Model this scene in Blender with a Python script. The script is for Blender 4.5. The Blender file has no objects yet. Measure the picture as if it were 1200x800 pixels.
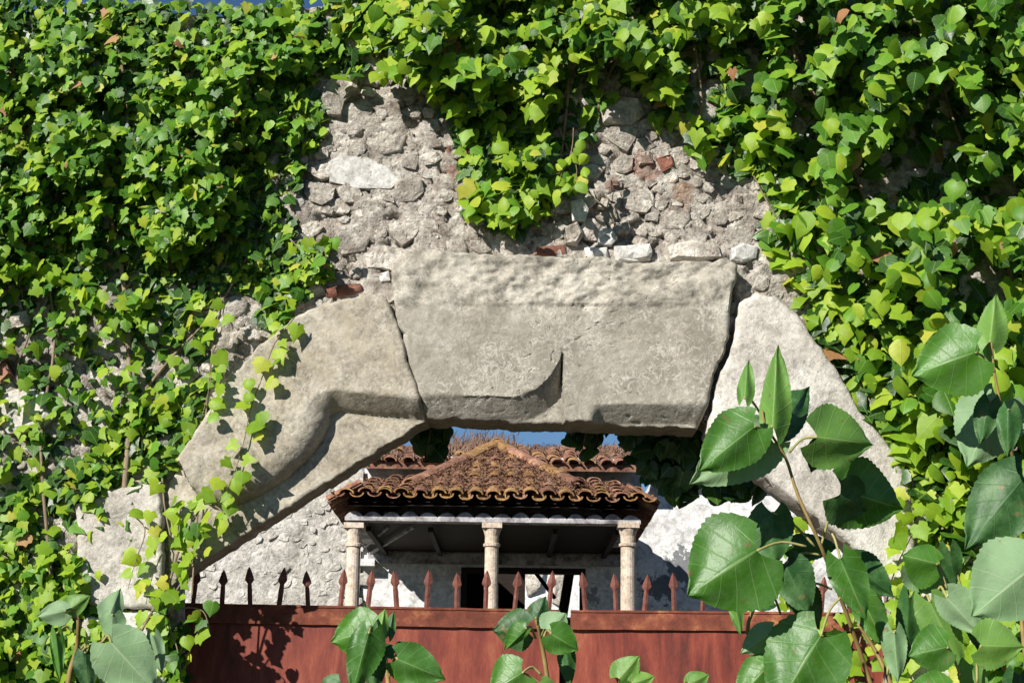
import bpy, bmesh, math, random
import numpy as np
from mathutils import Vector, Matrix, noise
random.seed(7); rnd = random.random
def U(a, b): return a + (b - a) * random.random()
SC = bpy.context.scene
COL = SC.collection
# ------------------------------------------------------------------ camera
FPX = 1963.0
CAM = Vector((0, -9, 1.6)); PITCH = math.radians(12.8); ROLL = math.radians(0.8)
FW = Vector((0, math.cos(PITCH), math.sin(PITCH)))
R0 = Vector((1, 0, 0)); U0 = Vector((0, -math.sin(PITCH), math.cos(PITCH)))
RT = R0 * math.cos(ROLL) + U0 * math.sin(ROLL)
UP = -R0 * math.sin(ROLL) + U0 * math.cos(ROLL)
cd = bpy.data.cameras.new('camera'); cam = bpy.data.objects.new('camera', cd); COL.objects.link(cam)
cd.sensor_width = 36; cd.lens = 36 * FPX / 1200; cd.clip_end = 5000; cd.clip_start = 0.05
m3 = Matrix((RT, UP, -FW)).transposed()
cam.matrix_world = Matrix.Translation(CAM) @ m3.to_4x4()
SC.camera = cam
def P(px, py, Y):
    """world point on the upright plane y=Y that lines up with a position measured on the photo"""
    d = FW + RT * ((px - 600) / FPX) + UP * ((400 - py) / FPX)
    return CAM + d * ((Y - CAM.y) / d.y)
# ------------------------------------------------------------------ light
SUN = Vector((-0.80, -1.0, 0.70)).normalized()     # towards the sun
elev = math.asin(SUN.z); azi = math.atan2(SUN.x, SUN.y)
w = bpy.data.worlds.new('World'); SC.world = w; w.use_nodes = True
nt = w.node_tree; nt.nodes.clear()
sky = nt.nodes.new('ShaderNodeTexSky'); sky.sky_type = 'NISHITA'; sky.sun_disc = False
sky.sun_elevation = elev; sky.sun_rotation = azi % (2 * math.pi); sky.air_density = 1.0; sky.dust_density = 0.0; sky.ozone_density = 7.0
bg = nt.nodes.new('ShaderNodeBackground'); bg.inputs[1].default_value = 0.05
ow = nt.nodes.new('ShaderNodeOutputWorld'); nt.links.new(sky.outputs[0], bg.inputs[0]); nt.links.new(bg.outputs[0], ow.inputs[0])
sd = bpy.data.lights.new('sun', 'SUN'); sun = bpy.data.objects.new('sun', sd); COL.objects.link(sun)
sd.energy = 5.0; sd.angle = math.radians(0.5); sd.color = (1.0, 0.955, 0.88)
sun.rotation_euler = (-SUN).to_track_quat('-Z', 'Y').to_euler(); sun.location = (-8, -10, 9)
SC.view_settings.view_transform = 'Standard'; SC.view_settings.look = 'None'
SC.view_settings.exposure = 0.6; SC.view_settings.gamma = 1.0
SC.render.engine = 'CYCLES'
SC.cycles.max_bounces = 6; SC.cycles.transparent_max_bounces = 6

# ------------------------------------------------------------------ helpers
def link_obj(name, me, mat=None, parent=None):
    o = bpy.data.objects.new(name, me); COL.objects.link(o)
    if mat is not None and len(me.materials) == 0: me.materials.append(mat)
    if parent is not None: o.parent = parent
    return o
def obj(name, verts, faces, mat, parent=None, smooth=False):
    me = bpy.data.meshes.new(name); me.from_pydata([tuple(v) for v in verts], [], faces); me.update()
    if smooth: me.polygons.foreach_set('use_smooth', [True] * len(me.polygons))
    return link_obj(name, me, mat, parent)
def fix(o):
    """make face winding consistent, outwards"""
    bm = bmesh.new(); bm.from_mesh(o.data); bmesh.ops.recalc_face_normals(bm, faces=bm.faces); bm.to_mesh(o.data); bm.free(); return o
def tag(o, label=None, cat=None, group=None, kind=None):
    if label: o['label'] = label
    if cat: o['category'] = cat
    if group: o['group'] = group
    if kind: o['kind'] = kind
    return o
def thing(name, label, cat, loc=(0, 0, 0), group=None):
    """Empty at the base of a thing; parts are written in world coordinates, so the inverse is stored"""
    o = bpy.data.objects.new(name, None); COL.objects.link(o); o.location = loc; o.empty_display_size = 0.1
    return tag(o, label, cat, group)
def adopt(ch, par):
    ch.parent = par; ch.matrix_parent_inverse = Matrix.Translation(-Vector(par.location)) if par.type == 'EMPTY' else Matrix.Identity(4)
    return ch
def box(x0, x1, y0, y1, z0, z1):
    v = [(x, y, z) for x in (x0, x1) for y in (y0, y1) for z in (z0, z1)]
    f = [(0, 1, 3, 2), (4, 6, 7, 5), (0, 4, 5, 1), (2, 3, 7, 6), (0, 2, 6, 4), (1, 5, 7, 3)]
    return v, f
def join(parts):
    V, F = [], []
    for v, f in parts:
        n = len(V); V += list(v); F += [tuple(i + n for i in q) for q in f]
    return V, F
def tube(pts, rads, sides=6, cap=True):
    V, F = [], []; n = len(pts); pts = [Vector(p) for p in pts]
    if not hasattr(rads, '__len__'): rads = [rads] * n
    prev = None
    for i in range(n):
        t = (pts[min(i + 1, n - 1)] - pts[max(i - 1, 0)]).normalized()
        if prev is None: prev = t.orthogonal().normalized()
        a = (prev - t * prev.dot(t)).normalized(); b = t.cross(a); prev = a
        for k in range(sides):
            an = 2 * math.pi * k / sides
            V.append(pts[i] + (a * math.cos(an) + b * math.sin(an)) * rads[i])
    for i in range(n - 1):
        for k in range(sides):
            k2 = (k + 1) % sides
            F.append((i * sides + k, i * sides + k2, (i + 1) * sides + k2, (i + 1) * sides + k))
    if cap:
        F.append(tuple(range(sides))[::-1]); F.append(tuple((n - 1) * sides + k for k in range(sides)))
    return V, F
def smooth_path(pts, sub=4):
    pts = [Vector(p) for p in pts]
    if len(pts) < 3: return pts
    out = []
    for i in range(len(pts) - 1):
        p0 = pts[max(i - 1, 0)]; p1 = pts[i]; p2 = pts[i + 1]; p3 = pts[min(i + 2, len(pts) - 1)]
        for s in range(sub):
            t = s / sub
            out.append(0.5 * ((2 * p1) + (p2 - p0) * t + (2 * p0 - 5 * p1 + 4 * p2 - p3) * t * t + (3 * p1 - p0 - 3 * p2 + p3) * t ** 3))
    out.append(pts[-1]); return out
def lathe(cx, cy, prof, n=16):
    V = [(cx + r * math.cos(2 * math.pi * k / n), cy + r * math.sin(2 * math.pi * k / n), z) for r, z in prof for k in range(n)]
    F = [(i * n + k, i * n + (k + 1) % n, (i + 1) * n + (k + 1) % n, (i + 1) * n + k) for i in range(len(prof) - 1) for k in range(n)]
    F.append(tuple((len(prof) - 1) * n + k for k in range(n)))
    return V, F
def inside(x, y, poly):
    c = False; j = len(poly) - 1
    for i in range(len(poly)):
        xi, yi = poly[i]; xj, yj = poly[j]
        if (yi > y) != (yj > y) and x < (xj - xi) * (y - yi) / (yj - yi) + xi: c = not c
        j = i
    return c
def segdist(x, y, line):
    best = 1e9; bt = 0
    for i in range(len(line) - 1):
        ax, ay = line[i]; bx, by = line[i + 1]; dx, dy = bx - ax, by - ay
        t = max(0, min(1, ((x - ax) * dx + (y - ay) * dy) / (dx * dx + dy * dy + 1e-9)))
        d = math.hypot(x - ax - t * dx, y - ay - t * dy)
        if d < best: best = d; bt = i + t
    return best, bt
def fbm(x, y, z, o=4): return noise.fractal(Vector((x, y, z)), 1.0, 2.0, o)
def sm(a, b, x):
    t = max(0, min(1, (x - a) / (b - a))); return t * t * (3 - 2 * t)

# ------------------------------------------------------------------ materials
def new_mat(name):
    m = bpy.data.materials.new(name); m.use_nodes = True; t = m.node_tree
    return m, t, t.nodes['Principled BSDF']
class N:
    def __init__(s, t): s.t = t
    def node(s, ty, **kw):
        n = s.t.nodes.new(ty)
        for k, v in kw.items(): setattr(n, k, v)
        return n
    def L(s, a, b): s.t.links.new(a, b)
    def noise(s, vec, scale, detail=6, rough=0.6, dist=0.0):
        n = s.node('ShaderNodeTexNoise'); n.inputs['Scale'].default_value = scale; n.inputs['Detail'].default_value = detail
        n.inputs['Roughness'].default_value = rough; n.inputs['Distortion'].default_value = dist; s.L(vec, n.inputs['Vector']); return n.outputs['Fac']
    def ramp(s, fac, stops):
        n = s.node('ShaderNodeValToRGB'); cr = n.color_ramp
        while len(cr.elements) < len(stops): cr.elements.new(0.5)
        for e, (p, c) in zip(cr.elements, stops):
            e.position = p; e.color = (*c, 1) if hasattr(c, '__len__') else (c, c, c, 1)
        s.L(fac, n.inputs[0]); return n.outputs[0]
    def mix(s, fac, a, b, mode='MIX'):
        n = s.node('ShaderNodeMix', data_type='RGBA', blend_type=mode)
        for v, i in ((fac, 0), (a, 6), (b, 7)):
            if hasattr(v, 'node'): s.L(v, n.inputs[i])
            elif i == 0: n.inputs[0].default_value = v
            else: n.inputs[i].default_value = (*v, 1) if hasattr(v, '__len__') else (v, v, v, 1)
        return n.outputs[2]
    def math(s, op, a, b=None, clamp=False):
        n = s.node('ShaderNodeMath', operation=op); n.use_clamp = clamp
        for v, i in ((a, 0), (b, 1)):
            if v is None: continue
            if hasattr(v, 'node'): s.L(v, n.inputs[i])
            else: n.inputs[i].default_value = v
        return n.outputs[0]
    def bump(s, h, strength, dist, nrm=None):
        n = s.node('ShaderNodeBump'); n.inputs['Strength'].default_value = strength; n.inputs['Distance'].default_value = dist
        s.L(h, n.inputs['Height'])
        if nrm is not None: s.L(nrm, n.inputs['Normal'])
        return n.outputs[0]
def rock(name, dark, mid, light, scale=3.0, fine=55, bump=0.5, bdist=0.02, var=0.25, stains_shade=(), pits=True, rough=0.92, local=False, tint=None, lichen=0.0, patina=None, grime=0.62):
    m, t, p = new_mat(name); k = N(t)
    if local: vec = k.node('ShaderNodeTexCoord').outputs['Object']
    else: vec = k.node('ShaderNodeNewGeometry').outputs['Position']
    oi = k.node('ShaderNodeObjectInfo')
    if local:
        va = k.node('ShaderNodeVectorMath', operation='ADD'); k.L(vec, va.inputs[0]); k.L(oi.outputs['Location'], va.inputs[1]); vec = va.outputs[0]
    a = k.noise(vec, scale, 8, 0.65, 0.4)
    col = k.ramp(a, [(0.32, dark), (0.5, mid), (0.68, light)])
    b = k.noise(vec, fine, 5, 0.7)
    col = k.mix(0.55, col, k.ramp(b, [(0.3, 0.35), (0.62, 1.0)]), 'MULTIPLY')
    col = k.mix(1.0, col, k.ramp(k.noise(vec, scale * 3.7, 12, 0.78, 0.5), [(0.40, grime), (0.52, 1.0)]), 'MULTIPLY')
    if tint:
        c2 = k.noise(vec, scale * 2.3, 4, 0.6)
        col = k.mix(k.ramp(c2, [(0.5, 0.0), (0.68, 0.6)]), col, tint)
    if patina:
        sp = k.node('ShaderNodeSeparateXYZ'); k.L(vec, sp.inputs[0])
        dn = k.math('SUBTRACT', patina[0], k.math('ADD', sp.outputs[2], k.math('MULTIPLY', k.math('SUBTRACT', k.noise(vec, 5, 5), .5), .09)))
        col = k.mix(k.math('MULTIPLY', k.ramp(dn, [(0.0, 0.0), (0.03, 1.0)]), k.ramp(k.noise(vec, 7, 5, .7), [(.3, patina[2] * .5), (.65, patina[2])])), col, patina[1])
    if lichen:
        for sc_, lo, cc in ((13, .035, (0.64, 0.61, 0.54)), (21, .03, (0.6, 0.57, 0.5)), (34, .03, (0.17, 0.155, 0.125))):
            q = k.math('ABSOLUTE', k.math('SUBTRACT', k.noise(vec, sc_, 4, 0.6, 1.2), 0.5))
            msk = k.ramp(k.noise(vec, sc_ * .35, 3), [(0.45, 0.0), (0.6, 1.0)])
            col = k.mix(k.math('MULTIPLY', k.math('MULTIPLY', k.ramp(q, [(0.0, 1.0), (lo, 0.0)]), msk), lichen), col, cc)
    if var:
        r = k.math('MULTIPLY_ADD', oi.outputs['Random'], var); t.nodes[-1].inputs[2].default_value = 1 - var / 2
        col = k.mix(1.0, col, r, 'MULTIPLY')
    for (c, rad, sc, amount) in stains_shade:
        d = k.node('ShaderNodeVectorMath', operation='DISTANCE'); k.L(vec, d.inputs[0]); d.inputs[1].default_value = c
        nn = k.noise(vec, 9, 6, 0.7)
        dd = k.math('ADD', k.math('DIVIDE', d.outputs['Value'], rad), k.math('MULTIPLY', nn, 1.3))
        col = k.mix(k.ramp(dd, [(0.95, amount), (1.45, 0.0)]), col, sc)
    k.L(col, p.inputs['Base Color']); p.inputs['Roughness'].default_value = rough; p.inputs['Specular IOR Level'].default_value = 0.25
    h = k.math('ADD', k.noise(vec, fine * 0.45, 7, 0.7, 0.6), k.math('MULTIPLY', b, 0.35))
    if pits:
        v = k.node('ShaderNodeTexVoronoi'); v.inputs['Scale'].default_value = fine * 0.7; k.L(vec, v.inputs['Vector'])
        h = k.math('ADD', h, k.math('MULTIPLY', k.ramp(v.outputs['Distance'], [(0.05, 0.0), (0.3, 1.0)]), 0.22))
    k.L(k.bump(h, bump, bdist), p.inputs['Normal'])
    return m
def leaf_mat(name, stops, trans=0.3, rough=0.42, vein=(0.25, 0.38, 0.1), veinw=0.5, spec=0.45, nveins=5, tcol=1.5):
    m, t, p = new_mat(name); k = N(t)
    at = k.node('ShaderNodeAttribute', attribute_name='leafrnd'); oi = k.node('ShaderNodeObjectInfo')
    r = k.math('FRACT', k.math('ADD', at.outputs['Fac'], oi.outputs['Random']))
    col = k.ramp(r, stops)
    pos = k.node('ShaderNodeNewGeometry').outputs['Position']
    col = k.mix(0.5, col, k.ramp(k.noise(pos, 22, 4), [(0.3, 0.55), (0.7, 1.0)]), 'MULTIPLY')
    if nveins == 5 and name.find('poplar') >= 0:
        col = k.mix(k.ramp(k.noise(pos, 60, 3, .6), [(.66, 0.0), (.70, .8)]), col, (0.16, 0.10, 0.04))
        col = k.mix(k.ramp(k.noise(pos, 45, 5, .7), [(.42, 0.0), (.7, .5)]), col, (0.13, 0.25, 0.09))
    uv = k.node('ShaderNodeUVMap').outputs[0]; sx = k.node('ShaderNodeSeparateXYZ'); k.L(uv, sx.inputs[0])
    u = k.math('ABSOLUTE', k.math('MULTIPLY_ADD', sx.outputs[0], 2.0)); t.nodes[-2].inputs[2].default_value = -1.0
    # midrib and side veins
    for n in t.nodes:
        if n.type == 'MATH' and n.operation == 'MULTIPLY_ADD': n.inputs[2].default_value = -1.0
    mid = k.ramp(u, [(0.015, 1.0), (0.045, 0.0)])
    s = k.math('FRACT', k.math('MULTIPLY', k.math('SUBTRACT', sx.outputs[1], k.math('MULTIPLY', k.math('POWER', u, 0.8), 0.28)), float(nveins)))
    side = k.ramp(k.math('ABSOLUTE', k.math('SUBTRACT', s, 0.5)), [(0.01, 0.55), (0.05, 0.0)])
    v = k.math('MAXIMUM', mid, side)
    col = k.mix(k.math('MULTIPLY', v, veinw), col, vein)
    k.L(col, p.inputs['Base Color']); p.inputs['Roughness'].default_value = rough; p.inputs['Specular IOR Level'].default_value = spec
    k.L(k.bump(k.math('ADD', v, k.noise(pos, 120, 3)), 0.25, 0.003), p.inputs['Normal'])
    tr = k.node('ShaderNodeBsdfTranslucent'); k.L(k.mix(1.0, col, (tcol, tcol * 1.15, tcol * 0.4), 'MULTIPLY'), tr.inputs[0])
    mx = k.node('ShaderNodeMixShader'); mx.inputs[0].default_value = trans; k.L(p.outputs[0], mx.inputs[1]); k.L(tr.outputs[0], mx.inputs[2])
    k.L(mx.outputs[0], t.nodes['Material Output'].inputs[0])
    return m
def plain(name, stops, scale=4, rough=0.7, bump=0.2, bdist=0.01, detail=6, stretch=None, fine=40, metal=0.0, local=True):
    m, t, p = new_mat(name); k = N(t)
    vec = k.node('ShaderNodeTexCoord').outputs['Object'] if local else k.node('ShaderNodeNewGeometry').outputs['Position']
    if stretch:
        mp = k.node('ShaderNodeMapping'); mp.inputs['Scale'].default_value = stretch; k.L(vec, mp.inputs[0]); vec = mp.outputs[0]
    a = k.noise(vec, scale, detail, 0.65, 0.3)
    col = k.ramp(a, stops); b = k.noise(vec, fine, 4, 0.6)
    col = k.mix(0.4, col, k.ramp(b, [(0.3, 0.5), (0.65, 1.0)]), 'MULTIPLY')
    oi = k.node('ShaderNodeObjectInfo'); r = k.ramp(oi.outputs['Random'], [(0, 0.8), (1, 1.0)])
    col = k.mix(1.0, col, r, 'MULTIPLY')
    k.L(col, p.inputs['Base Color']); p.inputs['Roughness'].default_value = rough; p.inputs['Metallic'].default_value = metal
    p.inputs['Specular IOR Level'].default_value = 0.3
    k.L(k.bump(k.math('ADD', a, k.math('MULTIPLY', b, 0.5)), bump, bdist), p.inputs['Normal'])
    return m
st = lambda x, y, Y, r, c, a: (tuple(P(x, y, Y)), r, c, a)
RED = (0.24, 0.10, 0.065)
WALLST = [st(755, 195, 0, 0.24, RED, 0.6), st(800, 225, 0, 0.20, (0.30, 0.16, 0.09), 0.5), st(715, 215, 0, 0.12, RED, 0.6), st(535, 200, 0, 0.15, RED, 0.6),
          st(525, 175, 0, 0.08, RED, 0.8), st(5, 430, 0, 0.12, RED, 0.9), st(400, 345, 0, 0.14, (0.34, 0.17, 0.10), 0.6), st(945, 385, 0, .15, RED, .6), st(600, 255, 0, .12, (.3, .17, .09), .5)]
M = {}
M['mortar'] = rock('lime_mortar', (0.22, 0.18, 0.145), (0.60, 0.54, 0.465), (0.82, 0.77, 0.69), 5.5, 40, 1.0, 0.04, 0, WALLST, tint=(0.30, 0.24, 0.2), grime=.5)
M['rubble'] = rock('rubble_stone', (0.25, 0.215, 0.18), (0.60, 0.545, 0.47), (0.82, 0.78, 0.70), 7, 42, 1.0, 0.03, 0.45, WALLST, tint=(0.33, 0.27, 0.23))
M['pale'] = rock('pale_stone', (0.5, 0.49, 0.45), (0.66, 0.64, 0.6), (0.8, 0.79, 0.75), 4, 50, 0.5, 0.012, 0.1)
M['brick'] = rock('red_brick', (0.13, 0.055, 0.04), (0.24, 0.10, 0.07), (0.36, 0.2, 0.14), 5, 60, 0.5, 0.012, 0.2)
M['ashlar'] = rock('dressed_stone', (0.24, 0.215, 0.175), (0.44, 0.405, 0.335), (0.62, 0.585, 0.505), 3.2, 46, 0.55, 0.012, 0.06,
                   [st(480, 455, 0, .13, (.42, .34, .2), .4), st(800, 400, 0, .3, (.36, .30, .2), .3)], tint=(0.46, 0.42, 0.35), lichen=.5, patina=(P(600, 364, 0).z, (0.22, 0.20, 0.16), .72))
M['haunch'] = rock('haunch_stone', (0.46, 0.42, 0.36), (0.60, 0.56, 0.50), (0.74, 0.71, 0.65), 2.2, 50, 0.6, 0.015, 0.06, lichen=.5)
M['ashlar_warm'] = rock('warm_dressed_stone', (0.25, 0.215, 0.16), (0.40, 0.355, 0.275), (0.54, 0.495, 0.41), 2.6, 46, 0.45, 0.012, 0.06, tint=(0.36, 0.315, 0.23), lichen=.4)
M['ivy'] = leaf_mat('ivy_leaf', [(0.0, (0.03, 0.10, 0.008)), (0.35, (0.07, 0.19, 0.014)), (0.7, (0.13, 0.29, 0.02)), (1.0, (0.21, 0.36, 0.028))], 0.26, 0.46, spec=.35)
M['ivy_young'] = leaf_mat('young_ivy_leaf', [(0.0, (0.17, 0.31, 0.015)), (0.5, (0.28, 0.43, 0.025)), (0.9, (0.37, 0.48, 0.035)), (1.0, (0.48, 0.47, 0.06))], 0.35, 0.5, spec=.35)
M['ivy_shade_paint'] = leaf_mat('painted_shade_ivy_leaf', [(0.0, (0.012, 0.045, 0.008)), (1.0, (0.05, 0.13, 0.015))], 0.15, 0.4)  # ivy leaf copy with shade painted into its colour
M['ivy_dead'] = leaf_mat('withered_ivy_leaf', [(0.0, (0.25, 0.09, 0.04)), (0.6, (0.35, 0.18, 0.07)), (1.0, (0.42, 0.28, 0.12))], 0.2, 0.7, (0.4, 0.25, 0.1))
M['poplar'] = leaf_mat('poplar_leaf', [(0.0, (0.045, 0.150, 0.014)), (1.0, (0.085, 0.235, 0.022))], 0.28, 0.42, (0.24, 0.38, 0.13), 0.55, 0.4, 5, 1.3)
M['poplar_light'] = leaf_mat('young_poplar_leaf', [(0.0, (0.13, 0.28, 0.05)), (1.0, (0.19, 0.36, 0.06))], 0.3, 0.5, (0.34, 0.48, 0.16), 0.4, 0.4, 5, 1.3)
M['poplar_pale'] = leaf_mat('poplar_leaf_underside', [(0.0, (0.20, 0.33, 0.16)), (1.0, (0.27, 0.40, 0.22))], 0.2, 0.6, (0.42, 0.52, 0.32), 0.4, 0.3, 5, 1.0)
M['poplar_dark'] = leaf_mat('dark_poplar_leaf', [(0.0, (0.014, 0.06, 0.014)), (1.0, (0.035, 0.11, 0.022))], 0.08, 0.5, (0.08, 0.16, 0.07), 0.4, 0.3, 5, 0.8)  # darkest tone of the poplar leaves, barely translucent
M['bark'] = plain('ivy_bark', [(0.3, (0.16, 0.11, 0.07)), (0.7, (0.36, 0.28, 0.19))], 30, 0.9, 0.5, 0.005, stretch=(1, 1, 0.3))
M['twig'] = plain('green_twig', [(0.3, (0.22, 0.15, 0.05)), (0.7, (0.38, 0.27, 0.09))], 20, 0.6, 0.2, 0.003)
M['petiole'] = plain('petiole', [(0.3, (0.26, 0.28, 0.08)), (0.7, (0.42, 0.36, 0.14))], 20, 0.5, 0.1, 0.002)
M['gate'] = plain('red_painted_steel', [(0.3, (0.07, 0.020, 0.014)), (0.46, (0.20, 0.040, 0.026)), (0.58, (0.29, 0.068, 0.038)), (0.72, (0.40, 0.16, 0.085))], 3.2, 0.6, 0.35, 0.004, 9, (2.6, 1, 0.6), 60)
M['rail'] = plain('rusty_steel', [(0.35, (0.12, 0.035, 0.022)), (0.52, (0.21, 0.06, 0.035)), (0.64, (0.34, 0.13, 0.06)), (0.75, (0.45, 0.28, 0.11))], 9, 0.9, 0.7, 0.006, 8, None, 70)
M['spike'] = plain('rusty_red_iron', [(0.3, (0.12, 0.035, 0.025)), (0.6, (0.20, 0.075, 0.055)), (0.75, (0.34, 0.16, 0.10))], 20, 0.8, 0.4, 0.003)
M['plaster'] = rock('white_plaster', (0.55, 0.54, 0.52), (0.74, 0.73, 0.71), (0.82, 0.81, 0.79), 1.5, 18, 0.35, 0.02, 0, [(tuple(P(805, 665, 13.8)), 0.75, (0.10, 0.11, 0.12), 0.85), (tuple(P(695, 700, 13.8)), 0.3, (0.2, 0.2, 0.2), 0.8), (tuple(P(770, 690, 13.8)), 0.6, (0.08, 0.09, 0.1), 0.85)])  # large dark blotches paint in the porch roof's shadow, along with blue-black mould
M['farwall'] = rock('far_rubble', (0.44, 0.41, 0.36), (0.62, 0.59, 0.53), (0.76, 0.73, 0.67), 3.0, 14, 1.0, 0.05, 0.2)
M['column'] = rock('column_stone', (0.48, 0.38, 0.28), (0.64, 0.53, 0.42), (0.72, 0.63, 0.53), 5, 40, 0.3, 0.006, 0.1)
M['beamwhite'] = rock('beam_plaster', (0.10, 0.09, 0.09), (0.42, 0.40, 0.41), (0.60, 0.58, 0.59), 4, 16, 0.6, 0.02, 0.0)
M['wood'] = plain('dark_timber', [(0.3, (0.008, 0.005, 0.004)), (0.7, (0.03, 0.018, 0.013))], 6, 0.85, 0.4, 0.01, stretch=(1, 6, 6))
M['tile'] = rock('clay_tile', (0.14, 0.07, 0.045), (0.34, 0.16, 0.10), (0.50, 0.30, 0.18), 5.5, 26, 0.8, 0.02, 0.6, tint=(0.13, 0.11, 0.09), local=True)
M['tile_orange'] = rock('lichen_clay_tile', (0.22, 0.11, 0.05), (0.42, 0.23, 0.09), (0.52, 0.36, 0.16), 7, 26, 0.8, 0.02, 0.5, tint=(0.30, 0.18, 0.1), local=True)
M['moss'] = plain('dead_moss', [(0.3, (0.14, 0.065, 0.04)), (0.7, (0.40, 0.24, 0.15))], 5, 0.95, 0.1, 0.01)
M['straw'] = plain('dry_weeds', [(0.3, (0.20, 0.11, 0.08)), (0.7, (0.42, 0.29, 0.2))], 3, 0.9, 0.1, 0.01)
M['ground'] = rock('dusty_ground', (0.04, 0.045, 0.02), (0.08, 0.075, 0.04), (0.14, 0.12, 0.08), 0.6, 12, 0.6, 0.03, 0)
M['white'] = rock('whitewash', (0.70, 0.69, 0.67), (0.79, 0.785, 0.77), (0.84, 0.835, 0.82), 2, 20, 0.3, 0.01, 0)

# ------------------------------------------------------------------ ground
gv, gf = [], []
g = [-2500, -600, -150, -40, -12, 0, 12, 40, 150, 600, 2500]
for y in g:
    for x in g: gv.append((x, y, 0.0))
for j in range(10):
    for i in range(10): gf.append((j * 11 + i, j * 11 + i + 1, (j + 1) * 11 + i + 1, (j + 1) * 11 + i))
tag(obj('ground', gv, gf, M['ground']), kind='structure')

# ------------------------------------------------------------------ shapes measured on the wall (photo coordinates on the wall plane)
LINTEL = [(460, 314), (474, 300), (492, 295), (520, 300), (560, 303), (610, 304), (660, 309), (700, 307), (745, 315), (790, 312), (835, 314), (850, 309), (862, 318),
          (861, 335), (855, 350), (853, 375), (851, 400), (842, 425), (835, 440), (828, 478), (818, 503), (700, 499), (600, 496), (500, 491), (493, 470), (486, 448), (479, 425), (474, 405), (476, 396), (466, 385), (462, 350)]
HAUNCH = [(348, 378), (380, 362), (405, 356), (440, 351), (454, 355), (460, 364), (466, 382), (474, 402), (479, 425), (487, 450), (494, 472), (500, 492), (400, 556), (300, 619), (212, 675),
          (197, 690), (196, 640), (195, 600), (196, 566), (214, 538), (240, 500), (268, 452), (306, 412)]
CURVE = [(520, 492), (497, 491), (440, 487), (415, 484), (398, 482), (388, 487), (385, 500), (376, 520), (360, 540), (338, 560), (310, 578), (285, 590), (262, 592), (240, 586), (226, 570), (215, 545)]
RHAUNCH = [(861, 378), (865, 358), (880, 349), (904, 350), (930, 370), (952, 402), (978, 436), (1004, 482), (1038, 520), (1062, 560), (1070, 600), (1072, 690), (1056, 690), (1000, 645), (918, 581), (827, 506), (833, 478), (841, 443), (852, 420), (858, 400)]
LPIER = [[(92, 592), (130, 575), (190, 568), (192, 600), (194, 690), (196, 712), (120, 716), (96, 700)], [(98, 722), (140, 718), (196, 716), (197, 860), (100, 862)],
         [(90, 866), (196, 864), (197, 1010), (92, 1012)], [(95, 1016), (197, 1014), (197, 1196), (95, 1196)]]
RPIER = [[(1058, 694), (1150, 692), (1156, 860), (1057, 862)], [(1057, 866), (1160, 866), (1160, 1010), (1057, 1010)], [(1057, 1014), (1160, 1014), (1160, 1200), (1057, 1200)]]
OPENING = [(206, 1300), (206, 664), (505, 480), (820, 490), (1048, 668), (1048, 1300)]   # hole in the core, tucked behind the dressed stones

# ------------------------------------------------------------------ garden wall: rubble core with a noisy face
wall = thing('stone_wall', 'old ivy-grown rubble wall with a broad carved stone gateway', 'wall', (0, 0, 0))
def walltop(x): return 14 + 6 * math.sin(x * 0.03) if x < 380 else -60
def on_opening(x, y): return inside(x, y, OPENING)
step = 3.2
xs = np.arange(-330, 1530, step); ys = np.arange(-90, 1215, step)
idx = {}; V = []; F = []
for j, y in enumerate(ys):
    for i, x in enumerate(xs):
        if y < walltop(x) or on_opening(x, y): continue
        vis = -20 < x < 1220 and y < 820
        a = fbm(x * 0.02, y * 0.026, 3.1, 4) * 0.022 + (fbm(x * 0.11, y * 0.14, 7.7, 3) * 0.012 if vis else 0)
        if vis:
            c = fbm(x * 0.055, y * 0.085, 17.7, 3); a -= 0.035 * sm(.28, .5, c); a += 0.016 * abs(fbm(x * .13, y * .2, 9.1, 3)) + .006 * fbm(x * .3, y * .4, 3.3, 2)
        if any(inside(x, y, q) for q in (LINTEL, HAUNCH, RHAUNCH, LPIER[0], LPIER[1]) if x > 80 and y > 280 and x < 1110): a = -0.03
        if 640 < x < 770 and 215 < y < 300: a -= 0.05 * sm(0.0, 0.5, fbm(x * .05, y * .05, 2.2, 2) + .25)
        idx[(i, j)] = len(V); p = P(x, y, 0.0); V.append((p.x, -a, p.z))
for j in range(len(ys) - 1):
    for i in range(len(xs) - 1):
        q = [(i, j), (i, j + 1), (i + 1, j + 1), (i + 1, j)]
        if all(c in idx for c in q): F.append(tuple(idx[c] for c in q))
o = obj('mortar_face', V, F, M['mortar'], None, True); adopt(o, wall)
poly = [(-335, 1300), (-335, 16), (378, 16), (380, -95), (1535, -95), (1535, 1300)] + [(1048, 1300), (1048, 668), (820, 490), (505, 480), (206, 664), (206, 1300)]
pw = [P(x, y, 0) for x, y in poly]; n = len(pw)
V = [(p.x, 0.045, max(p.z, 0)) for p in pw] + [(p.x, 0.26, max(p.z, 0)) for p in pw]
F = [tuple(range(n)), tuple(range(2 * n - 1, n - 1, -1))] + [(i, i + n, (i + 1) % n + n, (i + 1) % n) for i in range(n)]
adopt(fix(obj('core', V, F, M['mortar'])), wall)

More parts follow.
